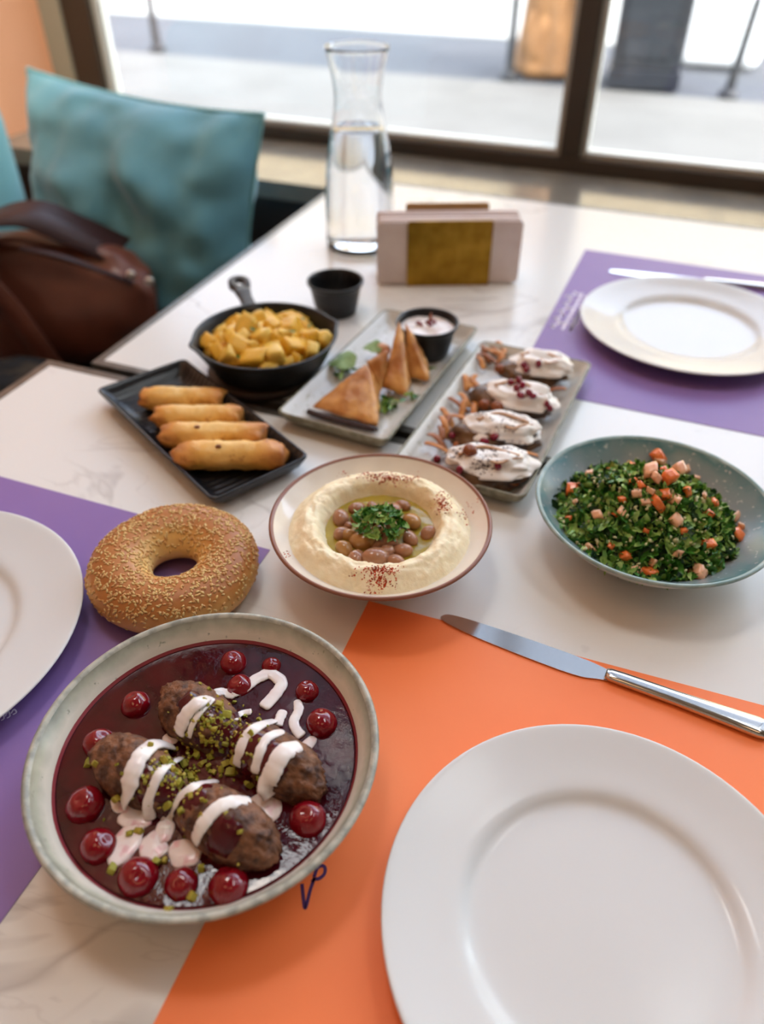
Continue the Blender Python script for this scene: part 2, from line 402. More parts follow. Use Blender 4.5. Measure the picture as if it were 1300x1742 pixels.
# left one hangs from its corner at the top right
om = placemat('placemat', -.1625, -.045, .34, .462, math.radians(1.6), orangem, 'orange paper placemat under the front white plate')
pm = placemat('placemat', -.2795-.34, -.022, .34, .462, math.radians(.5), purple, 'purple paper placemat under the bagel and left plate')
rm = placemat('placemat', -.148, .806, .34, .462, math.radians(-.8), purple, 'purple paper placemat under the far right plate')
ink = M('violet_ink', '4a2a63', .6); whiteink = M('white_ink', 'efe8f8', .6)
lp = [[(300+x/2.6, 1400+y/2.6) for x, y in s] for s in ([(556, 270), (562, 330), (569, 376), (578, 355), (592, 300), (606, 258), (612, 243)], [(600, 262), (612, 250), (632, 246), (652, 230), (659, 210), (655, 194), (640, 190), (622, 205), (610, 240)])]
stroke(om, 'printed_logo', [[P(x, y, MZ) for x, y in s] for s in lp], .0021, ink)
wl = [[(0, 1222), (4, 1212), (7, 1222), (2, 1226)], [(9, 1219), (14, 1210), (17, 1218), (12, 1222)], [(19, 1214), (24, 1207), (28, 1212), (22, 1216)]]
stroke(pm, 'printed_lettering', [[P(x, y, MZ) for x, y in s] for s in wl], .0012, whiteink)
# blurred white lettering on the right mat: cursive word, a line under it and small script
tl = []
a0, a1 = P(991, 499, MZ), P(957, 561, MZ)
ax = (a1-a0); L_ = ax.length; ax.normalize(); nx = Vector((-ax.y, ax.x, 0))
for k, amp, off, n in ((0, .009, -.012, 5), (1, .0035, .010, 8)):
    path = []
    for i in range(n*6+1):
        t = i/(n*6); path.append(a0+ax*(L_*t+.005*math.sin(t*n*6.28*2))+nx*(off+amp*math.sin(t*n*6.28)*(.6+.4*math.sin(t*17+k))))
    tl.append([(p.x, p.y) for p in path])
tl.append([(p.x, p.y) for p in (a0, (a0+a1)/2, a1)])
stroke(rm, 'printed_lettering', tl, .0036, whiteink)

# ---------------------------------------------------------------- plates and knives
def plate(x, y, R, z0, label):
    p = [(0, .0035), (.50*R, .0035), (.53*R, 0), (.57*R, 0), (.60*R, .004), (.75*R, .0095), (.96*R, .0165), (R, .0185), (1.003*R, .0197), (.995*R, .0207), (.97*R, .0203), (.80*R, .0150), (.67*R, .0125), (.635*R, .0105), (.60*R, .0068), (.55*R, .0058), (.4*R, .0055), (0, .0055)]
    return tag(build('dinner_plate', lathe(chaikin(p, 2), 96), china, loc=(x, y, z0)), label, 'plate', 'white dinner plates')
plate(.051, .221, .1285, MZ, 'white round dinner plate on the orange placemat, front right')
plate(.036, 1.021, .142, MZ, 'white round dinner plate on the far right purple placemat')
plate(-.508, .237, .1445, MZ, 'white round dinner plate on the left purple placemat, half cut off')
def knife(tip, end, label, z0, length=.255):
    d = (end-tip); rz = math.atan2(d.y, d.x)
    t = thing('table_knife', (tip.x, tip.y, z0), label, 'knife', 'steel table knives', rz)
    # blade outline in plan: spine (+y) nearly straight, edge (-y) curved with a round tip and heel notch
    up = [(0.000, .0000), (.002, .0035), (.008, .0062), (.03, .0078), (.08, .0085), (.12, .0080), (.134, .0062), (.140, .0048)]
    lo = [(0.000, .0000), (.002, -.0028), (.010, -.0052), (.03, -.0078), (.08, -.0102), (.118, -.0108), (.124, -.0100), (.130, -.0060), (.140, -.0048)]
    lo = [np.interp(x, [q[0] for q in lo], [q[1] for q in lo]) for x, _ in up]
    up = chaikin(up, 2); lox = chaikin([(x, y) for (x, _), y in zip([(0, 0), (.002, 0), (.008, 0), (.03, 0), (.08, 0), (.12, 0), (.134, 0), (.140, 0)], lo)], 2)
    v = []; f = []
    for (x, yu), (_, yl) in zip(up, lox):
        k = .0011*(1-.55*(1-x/.14)); v += [(x, yu, .0012+k), (x, yl, .0012+k*.35), (x, yl, .0012-k*.35), (x, yu, .0012-k*.8)]
    n = len(up)
    for i in range(n-1):
        for k in range(4): a, b_ = i*4+k, i*4+(k+1) % 4; f.append((a, a+4, b_+4, b_))
    f.append(((n-1)*4, (n-1)*4+1, (n-1)*4+2, (n-1)*4+3))
    bl = build('blade', (v, f), steel, t); bl.data.polygons.foreach_set('use_smooth', [False]*len(bl.data.polygons))
    hp = [(.137, .0046, .0022), (.141, .0056, .0030), (.150, .0058, .0034), (.19, .0062, .0037), (.225, .0078, .0040), (.247, .0090, .0040), (.254, .0078, .0034), (.256, .0040, .0018)]
    rings = []
    for x, hw, hh in hp:
        rings.append([(x, hw*math.copysign(abs(math.cos(a))**.7, math.cos(a)), .0038+hh*math.copysign(abs(math.sin(a))**.8, math.sin(a))) for a in [2*math.pi*k/20 for k in range(20)]])
    build('handle', loft(rings), steel, t)
    return t
knife(P(750, 1049, .002), P(1300, 1243, .003), 'polished steel table knife at the top of the orange placemat', MZ)
knife(P(1036, 461, .002), P(1300, 489, .003), 'polished steel table knife on the far purple placemat', MZ)

# ---------------------------------------------------------------- bowls
def bowl_profile(R, H, fr, th, k=1.5, k2=2.2, fl=.004):
    o = [(0, .002), (fr*.85, .002), (fr*.9, 0), (fr, 0)]
    for i in range(1, 15):
        t = i/14; o.append((fr+(R-fr)*t, fl+(H-fl)*t**k if t < 1 else H-.001))
    o += [(R+.0005, H+.0004), (R-.0008, H+.0016), (R-th*.6, H+.0017)]
    n_out = len(o)
    for i in range(16): t = 1-i/16; o.append(((R-th)*t, .006+(H-.006)*t**k2))
    o.append((0, .006)); return o, n_out
def rin(z, R, H, th, k2): return (R-th)*((z-.006)/(H-.006))**(1/k2)
def bowl(name, x, y, z0, R, H, fr, th, mats, label, k=1.5, k2=2.2, wob=None):
    p, no = bowl_profile(R, H, fr, th, k, k2)
    g = lathe(p, 96, wob, lambda i, n, q: 0 if i < no-4 else (2 if i < no and len(mats) > 2 else 1))
    return tag(build(name, g, mats, loc=(x, y, z0)), label, 'bowl', None)
# --- front bowl: cherry kebab
BX, BY, BR, BH, BT, BK2, SZ = -.2075, .2205, .1105, .0505, .0045, 4.6, .0345
grey_in = Mgrad('grey_cream_glaze', [(0, 'ddd6c6'), (.040, 'd9d2c2'), (.0455, 'b5b4a2'), (.0525, '7d8073')], 'z', .005, 70, .22, speck=('8f9180', 160, .68))
grey_out = M('grey_speckled_glaze', '8d8f84', .35, col2='b4b2a4', scale=120, lo=.4, hi=.6)
bowl('serving_bowl', BX, BY, MZ, BR, BH, .060, BT, [grey_out, grey_in, grey_out], 'grey and cream glazed bowl of meatballs in cherry sauce', 2.2, BK2)
sauce = M('cherry_sauce', '430410', .05, col2='2e030c', scale=40, bump=.6, bscale=38, spec=.45)
rs = rin(SZ, BR, BH, BT, BK2)-.0004
prof = [(0, .0066)]+[(rin(z, BR, BH, BT, BK2)-.0006, z) for z in np.linspace(.008, SZ, 10)]+[(rs*.985, SZ+.0001), (rs*.6, SZ), (0, SZ)]
sauce_o = tag(build('cherry_sauce', lathe(prof, 96), sauce, loc=(BX, BY, MZ)), 'dark red glossy cherry sauce filling the front bowl', 'sauce')
film = M('sauce_stain', '8c3a3f', .25)
q = [(rin(z, BR, BH, BT, BK2)-.00035, z) for z in np.linspace(SZ-.001, SZ+.0020, 5)]
build('sauce_rim', lathe(q, 96, lambda a, z: 1-.0012*(1+math.sin(a*7+2)*math.sin(a*13))), film, sauce_o)['label'] = 'thin pink sauce film on the bowl wall'
def Z8(x, y): return (x/2.031+20, y/2.031+1020)
kebabs = []
meat = M('browned_meat', '80553a', .5, col2='472a1c', scale=130, lo=.38, hi=.62, bump=1.0, bscale=240, spec=.45)
for (zx, zy, ang, lab, ln, sd) in ((442, 602, 0, 'browned oval meatball at the left end of the lower row in the front bowl', .033, 1), (748, 786, 0, 'browned oval meatball at the lower right of the front bowl, biggest bare end', .0335, 2), (650, 408, 0, 'browned oval meatball at the upper left of the front bowl', .033, 3), (918, 568, 0, 'browned oval meatball at the right end of the upper row in the front bowl', .034, 4)):
    a = P(*Z8(zx, zy), .040); dd = P(*Z8(zx+160, zy+105), .04)-a; an = math.atan2(dd.y, dd.x)
    o = build('meatball', blob(ln*1.08, .0196, .0200, 5, .12, 1.6, sd, .075, 8), meat, loc=(a.x, a.y, .0400), rot=(0, 0, an)); tag(o, lab, 'meatball', 'meatballs in the front bowl')
    kebabs.append((a.x, a.y, .0400, an, ln*1.10, .0200, .0203))
def hmeat(x, y):
    h = SZ+MZ
    for (kx, ky, kz, an, a, b_, c) in kebabs:
        dx, dy = x-kx, y-ky; u = (dx*math.cos(an)+dy*math.sin(an))/a; v = (-dx*math.sin(an)+dy*math.cos(an))/b_
        r = u*u+v*v
        if r < 1: h = max(h, kz+c*math.sqrt(1-r))
    return h
# sauce glaze lying over the middle of the meatballs
glaze = M('sauce_glaze', '4d0e17', .12, col2='3d1013', scale=70, bump=.3, bscale=120)
def hmeat_patch(zx, zy, ru, rv, an, seed):
    c = hit(*Z8(zx, zy), hmeat); v = [(c.x, c.y, hmeat(c.x, c.y)+.0012)]; f = []; na, nr = 48, 12
    for i in range(1, nr+1):
        for k in range(na):
            a = 2*math.pi*k/na; q = i/nr*(1+.35*noise.noise(Vector((math.cos(a)*1.6, math.sin(a)*1.6, seed)))); u, w_ = ru*q*math.cos(a), rv*q*math.sin(a)
            x, y = c.x+u*math.cos(an)-w_*math.sin(an), c.y+u*math.sin(an)+w_*math.cos(an)
            v.append((x, y, hmeat(x, y)+.0014-.0030*(i/nr)**3))
    for k in range(na): f.append((0, 1+k, 1+(k+1) % na))
    for i in range(nr-1):
        for k in range(na): a, b_ = 1+i*na+k, 1+i*na+(k+1) % na; f.append((a, a+na, b_+na, b_))
    return v, f
for zx, zy, ru, rv, sd, lab in ((575, 660, .030, .021, 1, 'dark red sauce coating the middle of the lower row of meatballs'), (770, 480, .031, .021, 2, 'dark red sauce coating the middle of the upper row of meatballs'), (735, 790, .011, .014, 3, 'dark red sauce patch on the lower right meatball'), (905, 540, .010, .016, 4, 'dark red sauce patch on the upper right meatball'), (610, 345, .008, .009, 5, 'dark red sauce patch on the upper left meatball')):
    o = build('sauce_glaze', hmeat_patch(zx, zy, ru, rv, kebabs[0][3], sd), glaze, recenter=True); tag(o, lab, 'sauce', 'sauce on the meatballs')
cream = M('white_yoghurt_sauce', 'f3eeea', .2, col2='e9dedb', scale=90, sss=.05)
strokes = [([(560, 512), (500, 502), (450, 540), (420, 600), (402, 660), (388, 705)], 56, 'white sauce band over the left end of the lower left meatball'),
 ([(590, 548), (530, 582), (492, 640), (472, 710), (482, 765)], 34, 'narrow white sauce band across the middle of the lower left meatball'),
 ([(712, 628), (640, 650), (580, 692), (548, 742), (528, 800)], 38, 'white sauce band between the two lower meatballs'),
 ([(828, 698), (770, 702), (715, 722), (672, 765), (648, 800), (632, 838)], 44, 'forked white sauce band over the lower right meatball'),
 ([(775, 335), (720, 325), (660, 350), (610, 392), (585, 440), (578, 468)], 50, 'white sauce band over the upper left meatball'),
 ([(700, 345), (652, 392), (624, 440), (612, 480)], 22, 'thin white sauce band beside the wide one on the upper left meatball'),
 ([(845, 275), (890, 258), (932, 290), (912, 330), (868, 378)], 44, 'white sauce loop swirled on the red sauce at the top'),
 ([(905, 258), (850, 275), (800, 312), (760, 325)], 42, 'thick white sauce trail at the top of the bowl'),
 ([(830, 390), (790, 400), (770, 420)], 26, 'short white sauce dash among the pistachios'),
 ([(940, 385), (928, 412), (918, 440)], 34, 'short white sauce drip above the right meatball'),
 ([(985, 350), (992, 385), (975, 425), (985, 455), (1004, 476)], 34, 'white sauce trail down the right side of the bowl'),
 ([(912, 420), (850, 442), (812, 482), (792, 530), (782, 580)], 40, 'first white sauce band on the upper right meatball'),
 ([(942, 458), (884, 482), (855, 540), (842, 605)], 31, 'middle white sauce band on the upper right meatball'),
 ([(1000, 508), (940, 532), (905, 590), (885, 640), (898, 680)], 62, 'widest white sauce band on the upper right meatball')]
for st, wd, lab in strokes:
    pts = spline([hit(*Z8(x, y), hmeat)+Vector((0, 0, .0012)) for x, y in st], 8); n = len(pts); r0 = wd/2.031/2/2350
    rad = [r0*(.55+.45*math.sin(math.pi*min(1, (i+1)/(n*.3))/2) if i < n*.3 else 1)*(1+.22*noise.noise(Vector((i*.4, wd, 0)))) for i in range(n)]; rad[0] *= .5; rad[-1] *= .6
    g = G().add(*tube(pts, rad, 12, .32)); o = build('white_sauce_drizzle', g, cream, recenter=True); tag(o, lab, 'drizzle', 'white sauce on the meatballs')
pinkc = M('pink_edged_yoghurt', 'e9dcd8', .2, col2='d9a3ab', scale=120, lo=.52, hi=.7)
for zx, zy, a, b_, an, lab in ((385, 700, 36, 26, .2, 'beside the left meatball'), (425, 755, 52, 32, .1, 'second from the top on the left'), (398, 842, 40, 62, .3, 'tall one on the lower left'), (492, 855, 40, 38, -.6, 'right of the tall one'), (526, 805, 30, 34, 0, 'under the lower left meatball'), (605, 876, 52, 36, .1, 'lowest, by the lower right meatball'), (872, 715, 60, 40, -.6, 'right of the lower right meatball'), (548, 482, 28, 22, .2, 'between the two left meatballs'), (1022, 505, 22, 30, .5, 'at the right end of the upper row')):
    c = P(*Z8(zx, zy), SZ+MZ); s = 1/2.031/2650
    v, f = blob(a*s*1.05, b_*s*1.35, .0014, 3, .3, 1.3, zx)
    tag(build('white_sauce_pool', (v, f), pinkc, loc=(c.x, c.y, SZ+MZ+.0003), rot=(0, 0, YAW-an)), 'small white sauce pool on the red sauce, '+lab, 'sauce pool', 'white sauce pools in the front bowl')
cherry = M('glossy_cherry', '8a0a1a', .06, col2='560611', scale=60, spec=.6, coat=.25)
v, f = ico(4); cv = []
for p in v:
    q = Vector(p); d = (q-Vector((.3, -.2, .93))).length; k = 1-.16*math.exp(-(d/.28)**2)+.04*noise.noise(q*1.7); cv.append((q.x*k, q.y*k, q.z*k*.93))
ch0 = build('cherry', (cv, f), cherry)
chs = [(765, 212, 56, 'at the top middle of the sauce'), (425, 357, 58, 'at the upper left of the sauce'), (300, 490, 62, 'beside the left meatball'), (250, 702, 68, 'furthest left in the sauce'), (298, 845, 62, 'second up from the lower left'), (435, 952, 66, 'brightest, at the lower left'), (585, 978, 55, 'at the bottom middle, partly sunken'), (747, 982, 66, 'at the bottom right below the meatball'), (1022, 752, 66, 'at the right below the upper meatball'), (1070, 420, 62, 'at the right edge of the sauce'), (1020, 312, 48, 'browned one at the upper right of the sauce'), (785, 290, 55, 'half sunken under the top white trail'), (897, 222, 42, 'small crushed one at the top right')]
for i, (zx, zy, r, lab) in enumerate(chs):
    rr = r/2.031/2700*.94; c = P(*Z8(zx, zy), SZ+MZ+rr*.25); o = ch0 if i == 0 else ch0.copy()
    if i: C.objects.link(o)
    o.location = c-Vector((0, 0, rr*(.3 if i < 11 else .5))); o.scale = (rr*1.03, rr*1.03, rr*1.03); o.rotation_euler = (rnd.uniform(-.5, .5), rnd.uniform(-.5, .5), rnd.uniform(0, 6))
    tag(o, 'glossy dark red cherry '+lab, 'cherry', 'cherries in the front bowl')
pist = [M('pistachio_green', '8c8f2a', .6, col2='a89a34', scale=150), M('pistachio_yellow', 'b8a03c', .6, col2='8a8a2c', scale=150)]
pp = [build('pistachio_piece', chunk(1, .75, .6, .35, k, 1, .15), pist[k % 2], smooth=False) for k in range(4)]
spots = [(410, 812), (440, 806), (503, 908), (530, 905), (655, 934), (545, 1074), (348, 932), (625, 1030), (265, 568), (290, 572), (822, 640), (720, 368), (745, 400), (480, 512), (512, 506), (620, 685), (585, 735), (800, 485), (825, 470), (668, 352), (540, 715), (365, 690), (640, 525), (655, 570), (690, 545), (725, 590), (760, 600), (700, 600), (740, 500), (700, 450), (600, 570), (560, 590), (580, 640), (530, 560), (620, 620), (660, 480), (640, 540), (770, 560), (680, 580), (740, 570)]
used = set()
for i, (x, y) in enumerate(spots):
    c = hit(*Z8(x, y), hmeat); k = i % 4; s = rnd.uniform(.0019, .0031); o = pp[k] if k not in used else pp[k].copy()
    if k in used: C.objects.link(o)
    used.add(k); o.location = c+Vector((0, 0, .0012)); o.scale = (s, s, s); o.rotation_euler = rot_rand()
    tag(o, 'chopped green pistachio piece scattered over the meatballs', 'pistachio', 'pistachio pieces on the meatballs')
g = G()
for i in range(420):
    t = rnd.random(); cx, cy = ((590-60*t+rnd.gauss(0, 62), 610+rnd.gauss(0, 42)) if i % 2 else (720+rnd.gauss(0, 62), 450+rnd.gauss(0, 60)))
    if i % 9 == 0: cx, cy = 650+rnd.gauss(0, 140), 650+rnd.gauss(0, 130)
    c = hit(*Z8(cx, cy), hmeat); v, f = chunk(1, .8, .7, .3, i % 5, 0, 0); s = rnd.uniform(.0005, .0015)
    g2 = G().add(v, f).xf(TRS(c+Vector((0, 0, .0008)), rot_rand(), s)); g.add(g2.v, g2.f, rnd.randint(0, 1))
tag(build('pistachio_crumbs', g, pist, smooth=False, recenter=True), 'fine green pistachio crumbs over the meatballs', 'pistachio', kind='stuff')

# --- hummus bowl
HX, HY, HR, HH, HT = -.184, .466, .095, .050, .0035
h_in = M('cream_glaze', 'e4ddd2', .12, col2='ded5c8', scale=30, spec=.55)
h_out = M('terracotta_pink_glaze', 'cf9f87', .3, col2='d9b49e', scale=20)
h_rim = M('brown_rim_glaze', '8a5a47', .3)
bowl('hummus_bowl', HX, HY, 0, HR, HH, .036, HT, [h_out, h_in, h_rim], 'cream bowl with thin brown rim, holding hummus', 1.45, 1.9)
def zbowl(r): return .006+(HH-.006)*min(1.0, (r/(HR-HT)))**1.9
HP = [(0, .033), (.040, .0335), (.0465, .0355), (.0500, .042), (.0530, .0475), (.057, .0508), (.0625, .0513), (.068, .0487), (.0735, .0442), (.0785, .039), (.0805, .036), (.083, .034)]
hpx, hpy = [q[0] for q in HP], [q[1] for q in HP]
def hhum(x, y):
    dx, dy = x-HX, y-HY; r = math.hypot(dx, dy); a = math.atan2(dy, dx)
    rr = r*(1-.035*noise.noise(Vector((math.cos(a)*1.3, math.sin(a)*1.3, .3))))
    z = float(np.interp(rr, hpx, hpy)); wgt = max(0, min(1, (r-.040)/.010))*max(0, min(1, (.0805-r)/.004))
    z += wgt*(.0022*noise.noise(Vector((a*5+r*40, r*160, 2)))+.0011*noise.noise(Vector((a*22, r*330, 5)))+.0006*noise.noise(Vector((x*600, y*600, 0))))
    return max(z, zbowl(r)-.001) if r > .07 else z
humm = M('hummus', 'f6e9c6', .45, col2='efdcb0', scale=70, lo=.35, hi=.7, sss=.12, bump=.35, bscale=220)
v, f = hfield_disc(hhum, HX, HY, .083, 62, 200)
tag(build('hummus', (v, f), humm, recenter=True), 'pale hummus swirled into a ring inside the cream bowl', 'hummus')
oil = Mfilm('olive_oil', (.83, .70, .22, 1), 1.3, .0, 1.47)
oilv = M('olive_oil_pool', 'b09a3a', .03, col2='968028', scale=40, ior=1.47, bump=.22, bscale=60)
v, f = hfield_disc(lambda x, y: .0374+.0004*noise.noise(Vector((x*120, y*120, 0))), HX, HY, .0495, 20, 72)
tag(build('olive_oil', (v, f), oilv, recenter=True), 'golden olive oil pooled in the middle of the hummus', 'oil')
q = [(.0815, .0352), (.0825, .0362), (.0840, .0372), (.0846, .0383)]
tag(build('olive_oil', lathe(q, 96, lambda a, z: 1+.004*math.sin(a*3)), oil, loc=(HX, HY, .0008)), 'thin ring of olive oil round the outside of the hummus', 'oil')
def Z6(x, y): return (x/3.095+440, y/3.095+760)
bean_m = [M('brown_bean', 'ad7c5e', .14, col2='936548', scale=60, spec=.6, sss=.05), M('tan_bean', 'b58750', .16, col2='a07040', scale=60, spec=.6)]
v, f = ico(3); bv = [(p[0]*1.25, p[1]*(.92)+.14*p[0]*p[0]-.05, p[2]*.85) for p in v]
b0 = [build('bean', (bv, f), m) for m in bean_m]
beans = [(430, 372, 50, 'far left one in the oil'), (518, 320, 42, 'back left one'), (515, 374, 34, 'behind the parsley on the left'), (437, 452, 42, 'left one by the oil'), (540, 497, 58, 'tan one under the parsley front'), (452, 532, 44, 'front left tan one'), (515, 592, 50, 'front one left of the biggest'), (620, 585, 66, 'biggest at the front middle'), (676, 548, 46, 'right of the biggest'), (757, 542, 46, 'front right one'), (806, 392, 54, 'tan one right of the parsley'), (800, 478, 42, 'right one close to the parsley'), (892, 449, 40, 'furthest right, alone in the oil'), (757, 306, 40, 'back right one'), (715, 330, 46, 'behind the parsley on the right'), (600, 308, 32, 'at the back middle'), (725, 604, 44, 'dark one sunk at the front'), (776, 420, 28, 'small one touching the parsley'), (470, 405, 24, 'smallest on the left'), (630, 512, 40, 'middle one in front of the parsley'), (482, 462, 40, 'tan one at the parsley left edge'), (672, 306, 28, 'tiny one at the back')]
u2 = set()
for i, (x, y, r, lab) in enumerate(beans):
    k = 1 if 'tan' in lab else 0; rr = r/3.095/2150*1.06; c = P(*Z6(x, y), .040); o = b0[k] if k not in u2 else b0[k].copy()
    if k in u2: C.objects.link(o)
    u2.add(k); o.location = (c.x, c.y, .0365+rr*.35); o.scale = (rr, rr, rr); o.rotation_euler = (rnd.uniform(-.4, .4), rnd.uniform(-.4, .4), rnd.uniform(0, 6.28))
    tag(o, ('tan ' if k else 'brown ')+'cooked bean on the hummus, '+lab.replace('tan ', ''), 'bean', 'beans on the hummus')
for i, (x, y, r) in enumerate(((560, 430, 42), (640, 440, 46), (700, 420, 46), (620, 380, 42), (690, 370, 40), (590, 480, 40), (690, 490, 40))):
    rr = r/3.095/2150*1.06; c = P(*Z6(x, y), .043); o = b0[i % 2].copy(); C.objects.link(o); o.location = (c.x, c.y, .042); o.scale = (rr, rr, rr); o.rotation_euler = (.2, .3, i)
    tag(o, 'cooked bean mostly hidden beneath the chopped parsley heap', 'bean', 'beans on the hummus')
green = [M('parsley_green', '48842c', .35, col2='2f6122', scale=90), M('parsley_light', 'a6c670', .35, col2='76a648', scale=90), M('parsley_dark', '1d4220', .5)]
for m_ in green: m_.use_backface_culling = False
par = thing('parsley_garnish', tuple(P(*Z6(640, 430), .044)), 'heap of chopped green parsley on the beans in the hummus', 'parsley')
lp0 = []
for k in range(8): lp0.append(build('leaf_piece', leafbit(1, rnd.uniform(.35, .6), k), green[0 if k < 5 else 1], par))
for i in range(140):
    o = lp0[i] if i < 8 else lp0[i % 8].copy()
    if i >= 8: C.objects.link(o); o.parent = par
    a = rnd.uniform(0, 6.28); r = math.sqrt(rnd.random()); x, y = r*math.cos(a)*.0225, r*math.sin(a)*.019
    o.location = (x, y, .004+.013*(1-r*r)+rnd.uniform(0, .003)); s = rnd.uniform(.007, .0135); o.scale = (s, s, s); o.rotation_euler = (rnd.gauss(0, .6), rnd.gauss(0, .5), rnd.uniform(0, 6.28))
pap = [M('paprika', 'c2441a', .8), M('paprika_dark', '98340f', .8)]
g = G(); tet = ([(1, 1, 1), (-1, -1, 1), (-1, 1, -1), (1, -1, -1)], [(0, 1, 2), (0, 3, 1), (0, 2, 3), (1, 3, 2)])
for (x, y, sx, sy, n) in ((680, 165, 55, 16, 330), (590, 150, 25, 12, 60), (790, 170, 25, 12, 60), (970, 300, 20, 28, 200), (1095, 355, 16, 28, 60), (455, 140, 14, 14, 22), (650, 650, 42, 11, 330), (650, 715, 32, 22, 130), (600, 760, 20, 8, 20), (500, 670, 12, 8, 14), (1150, 290, 30, 14, 10), (150, 570, 14, 18, 16), (620, 700, 30, 30, 60)):
    for i in range(n):
        c = hit(*Z6(rnd.gauss(x, sx), rnd.gauss(y, sy)), lambda a, b_: hhum(a, b_) if math.hypot(a-HX, b_-HY) < .082 else zbowl(math.hypot(a-HX, b_-HY)) if math.hypot(a-HX, b_-HY) < HR-HT else 0)
        if math.hypot(c.x-HX, c.y-HY) < .050 or c.z < .02: continue
        s = rnd.uniform(.0003, .00075); g2 = G().add(*tet).xf(TRS(c, rot_rand(), s)); g.add(g2.v, g2.f, 1 if rnd.random() < .3 else 0)
tag(build('paprika_dust', g, pap, smooth=False, recenter=True), 'red paprika specks sprinkled over the hummus and rim', 'paprika', kind='stuff')

# --- salad bowl
TX, TY, TR, TH_ = .033, .577, .104, .048
t_in = Mgrad('blue_grey_glaze', [(0, '8f9292'), (.075, '8b9090'), (.092, '72898b'), (.100, '4f7a80'), (.106, '86a5a4')], 'r', .016, 35, .25, speck=('a7b0ae', 210, .64))
t_out = M('pale_grey_glaze', 'a9b3b0', .3, col2='c6cbc6', scale=25)
t_rim = M('teal_rim_glaze', '7f9c9b', .3, col2='a6b8b4', scale=60)
bowl('salad_bowl', TX, TY, 0, TR, TH_, .042, .004, [t_out, t_in, t_rim], 'blue grey glazed bowl holding tabbouleh salad', 1.75, 2.3)
def zb2(r): return .006+(TH_-.006)*min(1.0, r/.1)**2.3
PKX, PKY = TX-.003, TY-.001
MX, MY, MR = TX-.006, TY-.007, .0765
def hsal(x, y):
    r = math.hypot(x-TX, y-TY); rm = math.hypot(x-MX, y-MY); rp = math.hypot((x-PKX)*.95, y-PKY)
    return max(zb2(r), .026+.050*max(0, 1-(rp/.080)**1.35)-.002+.004*noise.noise(Vector((x*55, y*55, 1)))) if rm < MR else zb2(r)
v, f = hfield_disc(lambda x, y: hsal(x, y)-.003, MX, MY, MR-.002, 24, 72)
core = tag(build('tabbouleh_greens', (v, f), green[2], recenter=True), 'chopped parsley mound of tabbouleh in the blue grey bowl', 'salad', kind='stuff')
g = G(); bits = [leafbit(1, .45+.05*(k % 4), k+20) for k in range(10)]
for i in range(2000):
    a = rnd.uniform(0, 6.28); r = (MR+.002)*math.sqrt(rnd.random()); x, y = MX+r*math.cos(a), MY+r*math.sin(a)
    z = hsal(x, y)+rnd.uniform(-.002, .0035); s = rnd.uniform(.008, .0175)
    g2 = G().add(*bits[i % 10]).xf(TRS((x, y, z), (rnd.gauss(0, .75), rnd.gauss(0, .75), rnd.uniform(0, 6.28)), s)); g.add(g2.v, g2.f, rnd.choice((0, 0, 0, 1, 1, 1, 2)))
lo_ = core.location; g.v = [(a-lo_.x, b_-lo_.y, c-lo_.z) for a, b_, c in g.v]
o = build('leaf_bits', g, green, core); o['kind'] = 'stuff'
blg = M('bulgur', 'dcdcae', .4, col2='c4bd8c', scale=200, sss=.1)
g = G(); v8, f8 = ico(1)
for i in range(260):
    a = rnd.uniform(0, 6.28); r = MR*math.sqrt(rnd.random()); x, y = MX+r*math.cos(a), MY+r*math.sin(a); s = rnd.uniform(.0011, .0024)
    g2 = G().add([(p[0]*1.4, p[1]*.8, p[2]*.7) for p in v8], f8).xf(TRS((x, y, hsal(x, y)+.0025), rot_rand(), s)); g.add(g2.v, g2.f)
g.v = [(a-lo_.x, b_-lo_.y, c-lo_.z) for a, b_, c in g.v]
o = build('bulgur_grains', g, blg, core); o['kind'] = 'stuff'
tom = [M('tomato_red', 'ee8644', .2, col2='e66c34', scale=120, sss=.2, spec=.6), M('tomato_pink', 'f6c4a2', .25, col2='eda67c', scale=120, sss=.25, spec=.6)]
t0 = [build('tomato_dice', chunk(1, .9, .7, .12, k+40, 2, .1), tom[k % 2]) for k in range(6)]
def Z7(x, y): return (x/3.095+880, y/3.095+720)
